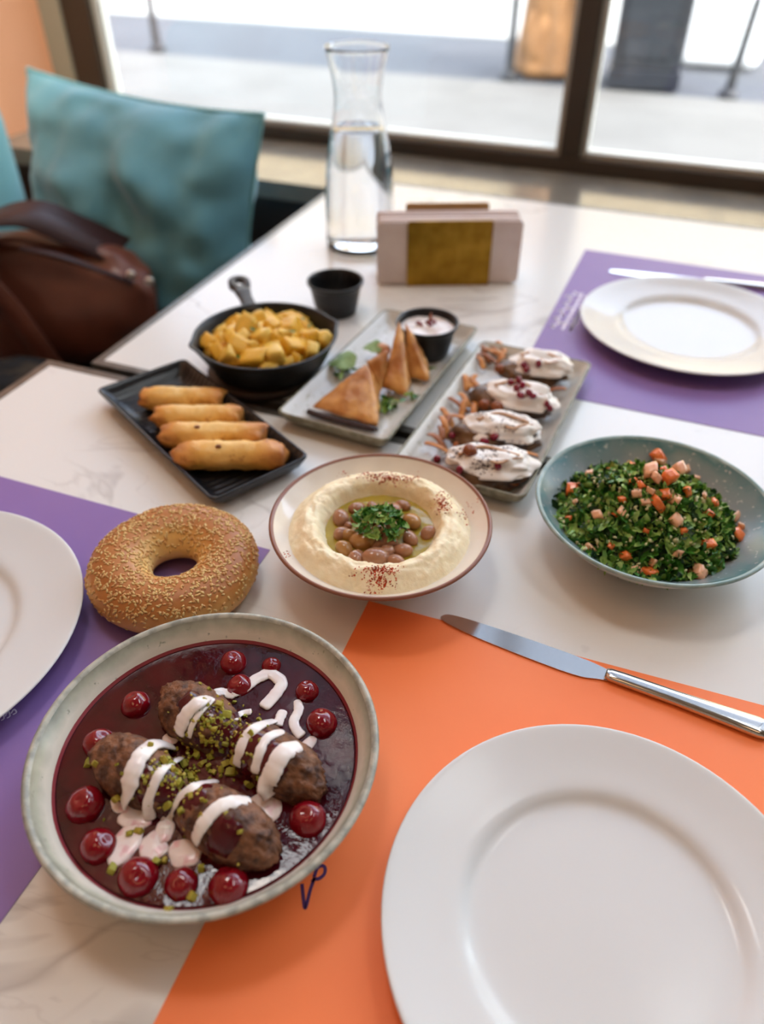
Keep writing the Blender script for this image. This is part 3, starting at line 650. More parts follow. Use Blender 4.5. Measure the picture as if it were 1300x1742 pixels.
tp = [(730, 215, 60, 'at the very peak'), (745, 240, 48, 'just under the peak'), (690, 290, 62, 'large pink, left of the peak'), (840, 285, 56, 'pink, right of the peak'), (790, 325, 58, 'red, below the peak'), (720, 330, 48, 'below the peak on the left'), (650, 340, 44, 'left of the middle'), (630, 380, 48, 'pale, left of the middle'), (610, 325, 34, 'small, upper left'), (800, 290, 40, 'between the peak ones'), (590, 245, 46, 'top left'), (595, 225, 30, 'small top left'), (480, 260, 30, 'upper left slope'), (375, 285, 42, 'far upper left'), (290, 365, 58, 'red, at the left edge'), (305, 430, 28, 'small left edge'), (890, 375, 44, 'right of the middle'), (825, 415, 52, 'middle right'), (735, 440, 58, 'middle'), (670, 430, 36, 'middle left'), (550, 415, 32, 'left slope'), (545, 480, 38, 'left slope lower'), (515, 495, 26, 'small left slope'), (830, 525, 48, 'centre front'), (1020, 430, 44, 'right slope'), (980, 400, 40, 'upper right slope'), (1000, 500, 42, 'right'), (1130, 510, 54, 'far right upper'), (1155, 600, 62, 'far right edge'), (1175, 555, 30, 'small far right'), (1000, 650, 46, 'lower right'), (945, 800, 66, 'front right bottom'), (690, 800, 56, 'front bottom'), (620, 790, 42, 'front bottom left'), (565, 710, 42, 'front left'), (385, 675, 46, 'left bottom'), (490, 660, 30, 'left front slope'), (710, 745, 34, 'above the front bottom'), (680, 580, 30, 'front middle'), (840, 700, 36, 'front right slope'), (870, 580, 30, 'right of centre'), (420, 500, 44, 'left'), (270, 510, 34, 'left lower edge'), (940, 300, 30, 'upper right'), (770, 390, 46, 'under the red one'), (890, 255, 36, 'behind the peak on the right'), (860, 250, 30, 'behind the peak'), (700, 370, 40, 'in the middle cluster'), (770, 270, 36, 'in the peak cluster')]
u3 = set()
for i, (x, y, s, lab) in enumerate(tp):
    c = hit(*Z7(x, y), hsal); k = i % 6
    if 'pink' in lab or 'pale' in lab: k = 1+2*(i % 3)
    elif 'red' in lab: k = 2*(i % 3)
    o = t0[k] if k not in u3 else t0[k].copy()
    if k in u3: C.objects.link(o)
    u3.add(k); s_ = s/3.095/1950*.56; lift = .009 if i < 6 else .003
    o.location = c+Vector((0, 0, lift)); o.scale = (s_*1.05, s_, s_); o.rotation_euler = (rnd.gauss(0, .5), rnd.gauss(0, .5), rnd.uniform(0, 6))
    tag(o, 'diced tomato piece on the tabbouleh, '+lab, 'tomato', 'diced tomato on the tabbouleh')

# --- sesame bagel
GX, GY = -.338, .376; RB, rb = .0455, .0262
bag_m = Mgrad('baked_crust', [(.016, 'f0cf8c'), (.024, 'e3b468'), (.033, 'b87838'), (.058, 'a8672f'), (.067, 'b8783a'), (.0735, 'dcae66')], 'r', .006, 26, .45, bump=.25, bscale=120, sss=.05)
def tor(u, v):
    cu, su = math.cos(u), math.sin(u); cv, sv = math.cos(v), math.sin(v)
    k = 1+.05*noise.noise(Vector((cu*1.2, su*1.2, .5))); kk = rb*k
    r = RB+kk*math.copysign(abs(cv)**.92, cv); z = kk*.86*sv
    z = z if z > 0 else z*.82
    n = 1+.012*noise.noise(Vector((r*cu*60, r*su*60, z*60)))
    return Vector((r*cu*n, r*su*n, z+kk*.86*.82))
g = G(); nu, nv = 96, 36; v = [tuple(tor(2*math.pi*i/nu, 2*math.pi*j/nv)) for i in range(nu) for j in range(nv)]; f = []
for i in range(nu):
    for j in range(nv): f.append((i*nv+j, ((i+1) % nu)*nv+j, ((i+1) % nu)*nv+(j+1) % nv, i*nv+(j+1) % nv))
bagel = thing('sesame_bagel', (GX, GY, MZ), 'round golden bread ring crusted with sesame seeds, on the purple placemat', 'bread')
build('crust', (v, f), bag_m, bagel)
seedm = [M('sesame_seed', 'dcb877', .45, sss=.1), M('sesame_toasted', 'c8965a', .45)]
v, f = ico(1); sv = [(p[0]*1.0, p[1]*(.48-.16*p[0]), p[2]*.32) for p in v]
s0 = [build('sesame_seed', (sv, f), m, bagel) for m in seedm]
g = G(); cnt = 0; vis = []
camv = Vector((0, 0, CAMH))-Vector((GX, GY, .02))
for i in range(2000):
    u = rnd.uniform(0, 2*math.pi); vv = rnd.gauss(1.25, .8)
    if vv < -.35 or vv > 3.3: continue
    p = tor(u, vv); e = 1e-3; n = (tor(u+e, vv)-p).cross(tor(u, vv+e)-p); n.normalize()
    if n.dot(Vector((math.cos(u)*math.cos(vv), math.sin(u)*math.cos(vv), math.sin(vv)))) < 0: n.negate()
    vis.append((-(n.dot((camv-p).normalized())), p, n))
vis.sort(key=lambda t: t[0])
for i, (d, p, n) in enumerate(vis):
    t1 = n.orthogonal().normalized(); ang = rnd.uniform(0, 6.28); tx = Matrix.Rotation(ang, 3, n) @ t1; ty = n.cross(tx)
    s = rnd.uniform(.0018, .0023); Mx = Matrix((tx, ty, n)).transposed()
    k = 0 if rnd.random() < .6 else 1
    if i < 300:
        o = s0[i] if i < 2 else s0[k].copy()
        if i >= 2: C.objects.link(o)
        o.location = p+n*.0002; o.rotation_euler = Mx.to_euler(); o.scale = (s, s, s)
    else:
        g2 = G().add(sv, f).xf(Matrix.Translation(p+n*.0002) @ Mx.to_4x4() @ Matrix.Scale(s, 4)); g.add(g2.v, g2.f, k)
o = build('sesame_seeds', g, seedm, bagel); o['kind'] = 'stuff'

# --- black plate with fried rolls
def tray(name, x, y, z0, w_, d_, H_, rz, mats, label, cat, lip=.014, rad=.008):
    rings = []; mi = []
    def R(w2, d2, r, z): rings.append([(a, b_, z) for a, b_ in rrect(w2/2, d2/2, r, 5)])
    R(w_-2*lip-.012, d_-2*lip-.012, rad*.5, .002); mi.append(0)
    R(w_-2*lip-.008, d_-2*lip-.008, rad*.6, 0); mi.append(0)
    R(w_-2*lip, d_-2*lip, rad*.7, 0); mi.append(0)
    R(w_-lip*.7, d_-lip*.7, rad, H_*.45); mi.append(0)
    R(w_, d_, rad, H_-.0015); mi.append(2)
    R(w_, d_, rad, H_); mi.append(2)
    R(w_-.003, d_-.003, rad, H_+.0008); mi.append(2)
    R(w_-.006, d_-.006, rad*.9, H_); mi.append(1)
    R(w_-lip*1.3, d_-lip*1.3, rad*.8, H_*.55); mi.append(1)
    R(w_-2*lip-.004, d_-2*lip-.004, rad*.6, .0058); mi.append(1)
    R(w_-2*lip-.016, d_-2*lip-.016, rad*.5, .005); mi.append(1)
    return tag(build(name, loft(rings, True, True, mi), mats, loc=(x, y, z0), rot=(0, 0, rz)), label, cat)
blackc, n_, b_n = nodes('black_stoneware')
b_n.inputs['Base Color'].default_value = srgb('17181c'); b_n.inputs['Roughness'].default_value = .28
tc = n_.nodes.new('ShaderNodeTexCoord'); wv = n_.nodes.new('ShaderNodeTexWave'); wv.inputs['Scale'].default_value = 38; wv.inputs['Distortion'].default_value = 2.2; wv.inputs['Detail'].default_value = 1; wv.inputs['Detail Scale'].default_value = .3
bp = n_.nodes.new('ShaderNodeBump'); bp.inputs['Strength'].default_value = .55; bp.inputs['Distance'].default_value = .0012
n_.links.new(tc.outputs['Object'], wv.inputs[0]); n_.links.new(wv.outputs['Fac'], bp.inputs['Height']); n_.links.new(bp.outputs[0], b_n.inputs['Normal'])
blackrim = M('black_glaze_rim', '26272b', .22)
tray('rectangular_plate', -.441, .577, 0, .262, .113, .021, math.radians(-29), [blackrim, blackc, blackrim], 'black rectangular ridged plate holding four fried rolls', 'plate')
roll_m = Mgrad('fried_pastry', [(0, 'f0c674'), (.028, 'e8b258'), (.044, 'd8964a'), (.060, 'a8642c')], 'ax', .022, 55, .42, bump=.5, bscale=140, speck=('b5702c', 90, .63), sss=.05)
hole_m = M('browned_hole', '7a3f1a', .7)
def fried_roll(a, b_, rr, seed, lab):
    L2 = (b_-a).length/2; c = (a+b_)/2; n = 40; seg = 28; v = []; f = []
    for i in range(n+1):
        t = -1+2*i/n; e = max(0, (abs(t)-.72)/.28); x = t*L2
        for k in range(seg):
            an = 2*math.pi*k/seg; s = Vector((t*2.2, math.cos(an), math.sin(an)))
            r = rr*(1-.13*e**1.5 if abs(t) < .999 else .70)
            sp = ((an+t*1.6+seed) % (2*math.pi))/(2*math.pi); r *= 1+.16*(max(0, sp-.35)-.25)
            r *= 1+.14*noise.noise(s*1.5+Vector((seed*5, 0, 0)))+.07*noise.noise(s*4+Vector((seed*3, 1, 0)))+.16*e*noise.noise(s*3.2+Vector((seed*2, 4, 0)))
            v.append((x+.002*noise.noise(Vector((math.cos(an), math.sin(an), seed+t)))*e*5, r*math.cos(an)*1.08, r*math.sin(an)*(.96-.12*e)))
    for i in range(n):
        for k in range(seg): f.append((i*seg+k, i*seg+(k+1) % seg, (i+1)*seg+(k+1) % seg, (i+1)*seg+k))
    f.append(tuple(range(seg))[::-1]); f.append(tuple(n*seg+k for k in range(seg)))
    t = thing('fried_roll', (c.x, c.y, .0052), lab, 'pastry', 'fried rolls on the black plate', math.atan2(b_.y-a.y, b_.x-a.x))
    build('wrapper', (v, f), roll_m, t, loc=(0, 0, rr*.97)); return t
rz_ = .019
def RP(x0, y0, x1, y1): return P(x0, y0, rz_), P(x1, y1, rz_)
for (q, rr, sd, lab) in (((240, 676, 380, 678), .0135, 1, 'golden fried pastry roll at the back of the black plate'), ((264, 708, 412, 708), .0135, 2, 'golden fried pastry roll second from the back on the black plate'), ((276, 741, 449, 741), .0142, 3, 'golden fried pastry roll second from the front on the black plate'), ((301, 776, 485, 776), .0150, 4, 'largest golden fried pastry roll at the front of the black plate')):
    t = fried_roll(*RP(*q), rr, sd, lab)
    if sd >= 3:
        v, f = blob(.0032, .0025, .0012, 2, .1); build('browned_hole', (v, f), hole_m, t, loc=(-.010 if sd == 4 else -.014, -.004, rr*1.94))

# --- skillet with potatoes
KX, KY = -.436, .731
iron = M('cast_iron', '161617', .42, .3, '1f1f20', 90, bump=.2, bscale=300)
trv = M('dark_wood', '2b1f1a', .5, col2='3a2a22', scale=20, stretch=(1, 8, 1))
hd = math.atan2((P(403, 478, .05)-Vector((KX, KY, .05))).y, (P(403, 478, .05)-Vector((KX, KY, .05))).x)
tag(build('trivet', lathe([(0, 0), (.066, 0), (.068, .002), (.068, .008), (.066, .010), (0, .010)], 48), trv, loc=(KX-.004, KY-.006, 0)), 'round dark wooden trivet under the skillet', 'trivet')
sk = thing('skillet', (KX, KY, .0102), 'small black cast iron skillet full of potato cubes', 'skillet', rz=hd)
def spout(a, z):
    k = 0
    for s in (math.pi/2, -math.pi/2):
        d = (a-s+math.pi) % (2*math.pi)-math.pi; k += math.exp(-(d/.13)**2)
    return 1+.055*k*max(0, (z-.018)/.022)
pf = [(0, 0), (.062, 0), (.067, .003), (.076, .020), (.084, .038), (.0865, .0402), (.0865, .0415), (.0835, .0418), (.0815, .040), (.073, .020), (.064, .0065), (.060, .0045), (0, .004)]
build('pan', lathe(chaikin(pf, 1), 96, spout), iron, sk)
hb = []
out = [(.080, .010), (.095, .0085), (.115, .0085), (.135, .012), (.150, .0145), (.160, .012), (.165, .006)]
ho = [(x, y) for x, y in out]+[(x, -y) for x, y in out[::-1]]
# handle with a teardrop hole: strip between outer outline and hole outline at its end
bm = bmesh.new()
N = 24
hole = [(.147+.009*math.cos(2*math.pi*k/N), .0055*math.sin(2*math.pi*k/N)) for k in range(N)]
outer = []
for k in range(N):
    a = 2*math.pi*k/N; outer.append((.147+.017*math.cos(a), .0145*math.sin(a)))
def hz(x): return .036+.10*(x-.08)
for sgn in (1, -1):
    pass
g = G(); v = []; f = []
for z in (.0035, -.0035):
    v += [(x, y, hz(x)+z) for x, y in outer]+[(x, y, hz(x)+z) for x, y in hole]
for k in range(N):
    k2 = (k+1) % N
    f += [(k, k2, N+k2, N+k), (2*N+k2, 2*N+k, 3*N+k, 3*N+k2), (k2, k, 2*N+k, 2*N+k2), (N+k, N+k2, 3*N+k2, 3*N+k)]
g.add(v, f)
rings = []
for x, hw in ((.078, .012), (.09, .009), (.11, .0085), (.125, .0105), (.136, .0118)):
    rings.append([(x, hw*math.copysign(abs(math.cos(t))**.5, math.cos(t)), hz(x)+.0036*math.copysign(abs(math.sin(t))**.6, math.sin(t))) for t in [2*math.pi*k/16 for k in range(16)]])
hg = loft(rings); g.add(hg.v, hg.f)
build('handle', g, M('worn_iron', '4a4744', .5, .5, '3a3836', 60), sk)
bm.free()
pot = [M('fried_potato', 'ecba34', .35, col2='dc9c2a', scale=70, lo=.45, hi=.7, sss=.1, bump=.2, bscale=200, col3='a8641c'), M('pale_potato', 'edc95c', .4, col2='e2b040', scale=60, sss=.1, col3='b0742a')]
p0 = [build('potato_cube', chunk(1.15, .85, .8, .22, k+60, 3, .1), pot[k % 2]) for k in range(6)]
def Z8b(x, y): return (x/2.889+150, y/2.889+460)
pl = [(590, 365, 62, 'at the far left'), (625, 300, 42, 'behind the far left one'), (695, 262, 55, 'back left'), (775, 290, 70, 'long one at the back left'), (740, 395, 66, 'flat one, left of middle'), (690, 430, 56, 'front left'), (640, 410, 50, 'front far left'), (835, 245, 60, 'back middle'), (890, 210, 56, 'very back'), (965, 215, 50, 'back right of the middle'), (905, 280, 48, 'round pale one in the middle'), (855, 335, 58, 'centre'), (990, 290, 64, 'long one right of the centre'), (960, 320, 44, 'bright one at the centre right'), (1055, 225, 66, 'large browned one at the back right'), (1100, 255, 50, 'greenish one at the back right'), (1090, 335, 58, 'right'), (1160, 350, 62, 'far right'), (1005, 385, 62, 'right of the front middle'), (915, 420, 70, 'large square one at the front middle'), (815, 445, 72, 'largest at the front left of middle'), (1095, 410, 54, 'front right'), (1030, 440, 38, 'small at the front right'), (980, 455, 32, 'small at the front'), (710, 345, 50, 'pale one at the left'), (800, 375, 40, 'small between the centre ones'), (920, 340, 36, 'brown small one at the centre'), (870, 480, 34, 'lowest at the front'), (1050, 365, 34, 'small right of the centre'), (760, 335, 44, 'left of the centre')]
def hpot(x, y):
    r = math.hypot(x-KX, y-KY); return .036+.020*max(0, 1-(r/.078)**2)
u4 = set()
for i, (x, y, s, lab) in enumerate(pl):
    c = hit(*Z8b(x, y), hpot); rr_ = math.hypot(c.x-KX, c.y-KY); kk_ = min(1, .066/rr_); c.x, c.y = KX+(c.x-KX)*kk_, KY+(c.y-KY)*kk_; k = i % 6; o = p0[k] if k not in u4 else p0[k].copy()
    if k in u4: C.objects.link(o)
    u4.add(k); s_ = s/2.889/1560*.80; o.location = c+Vector((0, 0, .001)); o.scale = (s_, s_, s_); o.rotation_euler = (rnd.gauss(0, .45), rnd.gauss(0, .45), rnd.uniform(0, 6.28))
    tag(o, 'fried yellow potato cube in the skillet, '+lab, 'potato', 'potato cubes in the skillet')
for i in range(34):      # a lower layer that fills the pan
    a = i*2.4; r = .063*math.sqrt((i+.5)/34); o = p0[i % 6].copy(); C.objects.link(o); o.location = (KX+r*math.cos(a), KY+r*math.sin(a), .032+.013*(1-(r/.066)**2)); s_ = .0105; o.scale = (s_, s_, s_); o.rotation_euler = rot_rand()
    tag(o, 'fried yellow potato cube lower down in the skillet heap', 'potato', 'potato cubes in the skillet')
herb = thing('herb_flecks', (KX, KY, .05), 'chopped green herb flecks among the potato cubes', 'herbs')
for i, (x, y) in enumerate(((815, 320), (945, 465), (1060, 260), (880, 330), (720, 350), (1090, 300), (745, 455), (1010, 330))):
    c = hit(*Z8b(x, y), hpot)+Vector((0, 0, .008)); o = build('herb_fleck', leafbit(.008, .005, i+70), green[0], herb, loc=c-herb.location, rot=(.3, .2, i))

# --- sauce cups
cupm = M('black_plastic', '141517', .35)
def cup(x, y, z0, R, H_, label, k=.72):
    p = [(0, .001), (R*k*.9, .001), (R*k*.95, 0), (R*k, .001), (R*.93, H_*.86), (R*.95, H_*.88), (R*1.0, H_*.9), (R*1.02, H_*.97), (R, H_), (R*.94, H_*.99), (R*.90, H_*.9), (R*k*.93, .004), (0, .003)]
    return tag(build('sauce_cup', lathe(chaikin(p, 1), 64), cupm, loc=(x, y, z0)), label, 'cup', 'small black sauce cups')
CX_, CY_ = -.4265, .9135
cup(CX_, CY_, 0, .0385, .047, 'small black cup of dark sauce standing behind the skillet')
tag(build('dark_sauce', lathe([(0, .012), (.0300, .012), (.0312, .018), (.0312, .0186), (0, .0184)], 48), M('dark_sauce', '0c1020', .06), loc=(CX_, CY_, 0)), 'dark sauce inside the cup behind the skillet', 'sauce')

# --- two long stoneware trays
t_g = Mgrad('speckled_white_glaze', [(0, 'd3d2cc'), (.2, 'cfcdc6')], 'r', .02, 60, .25, speck=('b9b6a6', 130, .62))
t_r = M('grey_green_rim', '74735f', .4, col2='93917c', scale=110, lo=.4, hi=.6)
tray('rectangular_plate', -.293, .760, .0005, .134, .284, .021, math.radians(-3.8), [t_r, t_g, t_r], 'speckled grey rectangular plate holding filled pastry triangles', 'plate')
tray('rectangular_plate', -.142, .720, .0005, .139, .285, .021, math.radians(-3.2), [t_r, t_g, t_r], 'speckled grey rectangular plate holding yoghurt topped aubergine', 'plate')
DX, DY = -.2675, .836
cup(DX, DY, .0058, .0385, .044, 'small black cup of white dip on the plate of pastry triangles')
v, f = hfield_disc(lambda x, y: .0405+.0025*noise.noise(Vector((x*70, y*70, 0)))+.003*max(0, 1-math.hypot(x-DX, y-DY)/.03), DX, DY, .0335, 14, 48)
g = G().add(v, f); dipo = tag(build('white_dip', g, cream, recenter=True), 'white yoghurt dip in the black cup by the pastry triangles', 'dip')
pome = M('pomegranate_seed', '8e1230', .1, col2='6c0c26', scale=80, sss=.2, spec=.6, coat=.3)
gn = thing('dip_garnish', (DX, DY+.004, .043), 'pink pomegranate garnish on the white dip', 'garnish')
for i, (x, y) in enumerate(((-.002, .002), (.004, -.003), (-.007, -.006), (.001, .009), (-.012, -.004), (.006, .006))):
    build('seed', blob(.0032, .0024, .0022, 2, .1, 1, i), pome, gn, loc=(x, y, .002), rot=(0, .3, i))
build('sliver', tube([(0, .004, .002), (.001, .005, .008), (.002, .004, .014)], [.0025, .002, .0008], 8), M('pink_sliver', 'b5705a', .4), gn)
# pastry triangles
sam_m = M('fried_filo', 'ad6a30', .36, col2='dba35e', scale=45, lo=.35, hi=.65, bump=1.0, bscale=70, sss=.04, col3='98562a')
sam_d = M('dark_base', '2c1512', .25)
def Z66(x, y): return (x/3.611+460, y/3.611+480)
def samosa(c3, back, lab, sd):
    pts = [Vector(p) for p in c3]+[Vector(back)]
    c = sum(pts, Vector())/4; zz = min(p.z for p in pts); base = Vector((c.x, c.y, zz))
    bm = bmesh.new(); vs = [bm.verts.new(p-base) for p in pts]
    for t in ((0, 1, 2), (0, 3, 1), (1, 3, 2), (2, 3, 0)): bm.faces.new([vs[i] for i in t])
    bmesh.ops.recalc_face_normals(bm, faces=bm.faces[:])
    bmesh.ops.subdivide_edges(bm, edges=bm.edges[:], cuts=11, use_grid_fill=True)
    bmesh.ops.triangulate(bm, faces=[x for x in bm.faces if len(x.verts) > 4])
    for _ in range(3): bmesh.ops.smooth_vert(bm, verts=bm.verts[:], factor=.5, use_axis_x=True, use_axis_y=True, use_axis_z=True)
    bm.normal_update()
    for x in bm.verts:
        p = x.co; x.co = p+x.normal*(.0016+.0022*noise.noise(p*75+Vector((sd*7, 0, 0)))+.0010*noise.noise(p*260+Vector((sd, 0, 0))))
    bm.normal_update()
    me_v = [tuple(x.co) for x in bm.verts]; me_f = [tuple(y.index for y in x.verts) for x in bm.faces]; nn = [x.normal.z for x in bm.faces]; bm.free()
    t = thing('pastry_triangle', base, lab, 'pastry', 'pastry triangles on the grey plate')
    g = G().add(me_v, me_f); build('crust', g, sam_m, t); return t
TZ = .0085
a, b_, c = P(*Z66(228, 775), TZ+.008), P(*Z66(668, 905), TZ+.004), P(*Z66(595, 488), .050)
t = samosa((a, b_, c), P(*Z66(640, 700), TZ+.002)+Vector((-.004, .026, 0)), 'largest brown pastry triangle at the front of the grey plate', 1)
ed = [a-Vector((.0, .0, .0045)), (a*2+b_)/3-Vector((0, 0, .0045)), (a+2*b_)/3-Vector((0, 0, .003)), b_-Vector((.002, 0, .001))]
build('dark_base_strip', tube([p-t.location for p in spline(ed, 5)], [.0035]*15+[.002], 8, 1.0), sam_d, t, )  # dark strip along the lower front edge of this triangle
samosa((P(*Z66(585, 480), .047), P(*Z66(720, 410), .052), P(*Z66(665, 690), TZ+.004)), P(*Z66(690, 640), TZ+.002)+Vector((.004, .02, 0)), 'orange brown pastry triangle just behind the front one', 2)
samosa((P(*Z66(790, 205), .072), P(*Z66(690, 655), TZ+.008), P(*Z66(842, 728), TZ+.003)), P(*Z66(800, 600), TZ)+Vector((.004, .034, 0)), 'pastry triangle standing tallest, middle of the grey plate', 3)
samosa((P(*Z66(826, 232), .066), P(*Z66(972, 612), TZ+.004), P(*Z66(850, 590), TZ+.004)), P(*Z66(905, 590), TZ)+Vector((.004, .032, .002)), 'pastry triangle standing nearest the cup of white dip', 4)
for k, (x, y, s, lab) in enumerate(((440, 480, .034, 'large flat green leaf beside the pastry triangles'), (625, 395, .024, 'round green leaf behind the second pastry triangle'))):
    c = P(*Z66(x, y), .022); n = 14; v = [(0, 0, .002)]; f = []
    for rr_, zz in ((.5, .001), (1, -.001)):
        for i in range(n*2):
            an = math.pi*i/n; r = rr_*s*.5*(1+.06*math.sin(an*7)); v.append((r*math.cos(an)*1.05, r*math.sin(an), zz+.003*math.sin(an*2)*rr_))
    for i in range(2*n): f += [(0, 1+i, 1+(i+1) % (2*n)), (1+i, 1+2*n+i, 1+2*n+(i+1) % (2*n), 1+(i+1) % (2*n))]
    lf = thing('green_leaf', (c.x, c.y, TZ+.002), lab, 'leaf', 'leaves on the pastry plate')
    build('leaf_blade', (v, f), M('leaf_green', '7f9c58', .45, col2='93ad6a', scale=60) if k == 0 else bpy.data.materials['leaf_green'], lf, loc=(0, 0, .012), rot=(.1, -.12, .4))
    build('leaf_stalk', tube([(s*.3, 0, .008), (s*.45, 0, .002), (s*.6, .002, .001)], .0009, 6), green[1], lf)
for name, zx, zy, n, sx, sy, lab in (('herb_sprig', 715, 750, 34, .014, .012, 'chopped green herbs in front of the standing pastry triangles'), ('herb_sprig', 470, 530, 22, .014, .016, 'green herbs under the flat leaf'), ('herb_sprig', 880, 700, 8, .006, .004, 'few green herb bits at the plate edge'), ('herb_sprig', 960, 545, 8, .006, .006, 'green herb bits by the dip cup')):
    c = P(*Z66(zx, zy), .012); hs = thing(name, (c.x, c.y, TZ), lab, 'herbs', 'herbs on the pastry plate')
    for i in range(n): build('leaf_piece', leafbit(rnd.uniform(.008, .016), rnd.uniform(.004, .007), i+zx), green[1 if rnd.random() < .45 else 0], hs, loc=(rnd.gauss(0, sx*.5), rnd.gauss(0, sy*.5), .002+rnd.uniform(0, .006)), rot=(rnd.gauss(0, .5), rnd.gauss(0, .5), rnd.uniform(0, 6.28)))
c = P(*Z66(680, 360), .03)
tag(build('tomato_wedge', blob(.012, .007, .008, 3, .12), tom[1], loc=(c.x, c.y+.004, TZ+.008), rot=(0, .3, .4)), 'pale tomato wedge behind the pastry triangles', 'tomato')

# yoghurt topped aubergine
skin = M('aubergine_skin', '6b4c30', .3, col2='38261b', scale=45, lo=.4, hi=.6, bump=.4, bscale=120)
yog = M('thick_yoghurt', 'f4f1ed', .28, col2='ede7df', scale=40)
carml = M('brown_drizzle', 'b98a5c', .3)
straw_m = [M('fried_strip', 'bd7430', .45, col2='d8954a', scale=80), M('fried_strip_dark', '96541f', .45)]
sum_m = M('sumac', '3a1622', .8)
def Z77(x, y): return (x/3.611+660, y/3.611+560)
aub = [((600, 850), 270, 105, -.06, 'yoghurt topped aubergine roll at the front of the grey plate', 11), ((690, 640), 240, 105, -.12, 'smooth white yoghurt topped aubergine roll, second from the front', 12), ((790, 440), 245, 110, -.33, 'aubergine roll third from the front, heaped with pomegranate seeds', 13), ((925, 245), 210, 105, -.22, 'yoghurt topped aubergine roll at the back of the grey plate', 14)]
hyog = []; ymesh = []
for (zc, wl, hl, an, lab, sd) in aub:
    c = P(*Z77(*zc), .022); L2 = wl/3.611/1560*1.06; W2 = hl/3.611/1560*1.42
    t = thing('aubergine_roll', (c.x, c.y, .0062), lab, 'aubergine', 'aubergine rolls on the grey plate', YAW+an)
    build('aubergine', blob(L2*1.02, W2*1.03, .0140, 4, .25, 1.7, sd, .08, 5), skin, t, loc=(-.006, -.001, .0125))
    v, f = ico(5); o_ = []
    for p in v:
        q = Vector(p); k = 1+.26*noise.noise(q*1.5+Vector((sd, 2, 0)))+.09*noise.noise(q*3.6+Vector((0, sd, 0)))
        drip = 1+.16*math.sin(math.atan2(q.y, q.x)*5+sd)
        z = q.z*.0125*k*(1+.3*noise.noise(q*2.6+Vector((sd, 0, 4)))) if q.z > 0 else q.z*.004*drip; o_.append((math.copysign(abs(q.x)**.72, q.x)*L2*.86*k, math.copysign(abs(q.y)**.85, q.y)*W2*.88*k, z-.006*max(0, math.hypot(q.x, q.y)-.55)))
    yo = build('yoghurt', (o_, f), yog, t, loc=(.003, .001, .0225))
    hyog.append((c, YAW+an, L2, W2)); ymesh.append((yo, t))
    pth = [(-L2*.55, -W2*.15, .0335), (-L2*.25, W2*.22, .0352), (.0, W2*.3, .0355), (L2*.3, W2*.1, .0350), (L2*.62, -W2*.05, .0325)]
    build('brown_drizzle', tube(spline([(x*.7+.012, -y*1.5-.004, z-.0015) for x, y, z in pth], 6), .0018, 8, .4), carml, t)
    build('brown_drizzle', tube(spline(pth, 6),   .0024, 8, .4), carml, t)
from mathutils.bvhtree import BVHTree
bv_, bf_ = [], []
for yo, t in ymesh:
    for ob in [c for c in t.children if c.name.startswith(('yoghurt', 'aubergine'))]:
        Mw = Matrix.Translation(t.location) @ Matrix.Rotation(t.rotation_euler.z, 4, 'Z') @ Matrix.Translation(ob.location); k0 = len(bv_)
        bv_ += [Mw @ q.co for q in ob.data.vertices]; bf_ += [tuple(i+k0 for i in p.vertices) for p in ob.data.polygons]
bvh = BVHTree.FromPolygons(bv_, bf_)
def hity(px, py):
    h = bvh.ray_cast(Vector((0, 0, CAMH)), ray(px, py))[0]; p = P(px, py, .0065)
    return h if h is not None and h.z > .0065 else p
g = G()
for (x, y, sx, sy, n) in ((730, 590, 70, 45, 70), (560, 510, 45, 16, 60), (430, 760, 30, 30, 50), (580, 830, 45, 25, 90), (740, 720, 60, 20, 50), (640, 750, 60, 30, 60), (760, 960, 20, 8, 14)):
    for i in range(n):
        c = hity(*Z77(rnd.gauss(x, sx), rnd.gauss(y, sy))); s = rnd.uniform(.0003, .0008); g2 = G().add(*tet).xf(TRS(c, rot_rand(), s)); g.add(g2.v, g2.f)
tag(build('sumac_specks', g, sum_m, smooth=False, recenter=True), 'dark sumac specks sprinkled over the yoghurt', 'sumac', kind='stuff')
v, f = blob(1.15, .9, .85, 3, .12, 1.4, 3); pm0 = build('pomegranate_seed', (v, f), pome)
ps = [(395, 665, 'near the left end of the front roll'), (590, 700, 'between the two front rolls'), (652, 672, 'on the front edge of the second roll'), (300, 808, 'fallen on the plate at the far left'), (440, 875, 'under the fold of the front roll'), (675, 850, 'on the right of the front roll'), (755, 335, 'left in the heap on the third roll'), (803, 325, 'top of the heap on the third roll'), (825, 355, 'right in the heap on the third roll'), (790, 375, 'middle of the heap on the third roll'), (815, 415, 'lowest in the heap on the third roll'), (865, 400, 'right of the heap on the third roll'), (890, 420, 'small, right of the heap on the third roll'), (975, 470, 'at the right end of the third roll'), (925, 222, 'bright one on the back roll'), (850, 255, 'left of the bright one on the back roll'), (835, 230, 'darker one on the back roll'), (990, 490, 'lowest at the right end of the third roll')]
for i, (x, y, lab) in enumerate(ps):
    c = hity(*Z77(x, y)); o = pm0 if i == 0 else pm0.copy()
    if i: C.objects.link(o)
    s = rnd.uniform(.0038, .0047); o.location = c+Vector((0, 0, .0022)); o.scale = (s, s, s); o.rotation_euler = rot_rand()
    tag(o, 'red pomegranate seed '+lab, 'pomegranate seed', 'pomegranate seeds on the aubergine')
chick = M('brown_chickpea', '8a4a26', .25, spec=.6)
for x, y, lab in ((503, 760, 'on top of the front roll'), (595, 478, 'between the second and third rolls'), (670, 490, 'right of the one between the rolls'), (690, 258, 'at the left of the back roll')):
    c = hity(*Z77(x, y)); tag(build('chickpea', blob(.0075, .0065, .006, 3, .12, 1.5, x), chick, loc=c+Vector((0, 0, .003))), 'brown chickpea '+lab, 'chickpea', 'chickpeas on the aubergine')
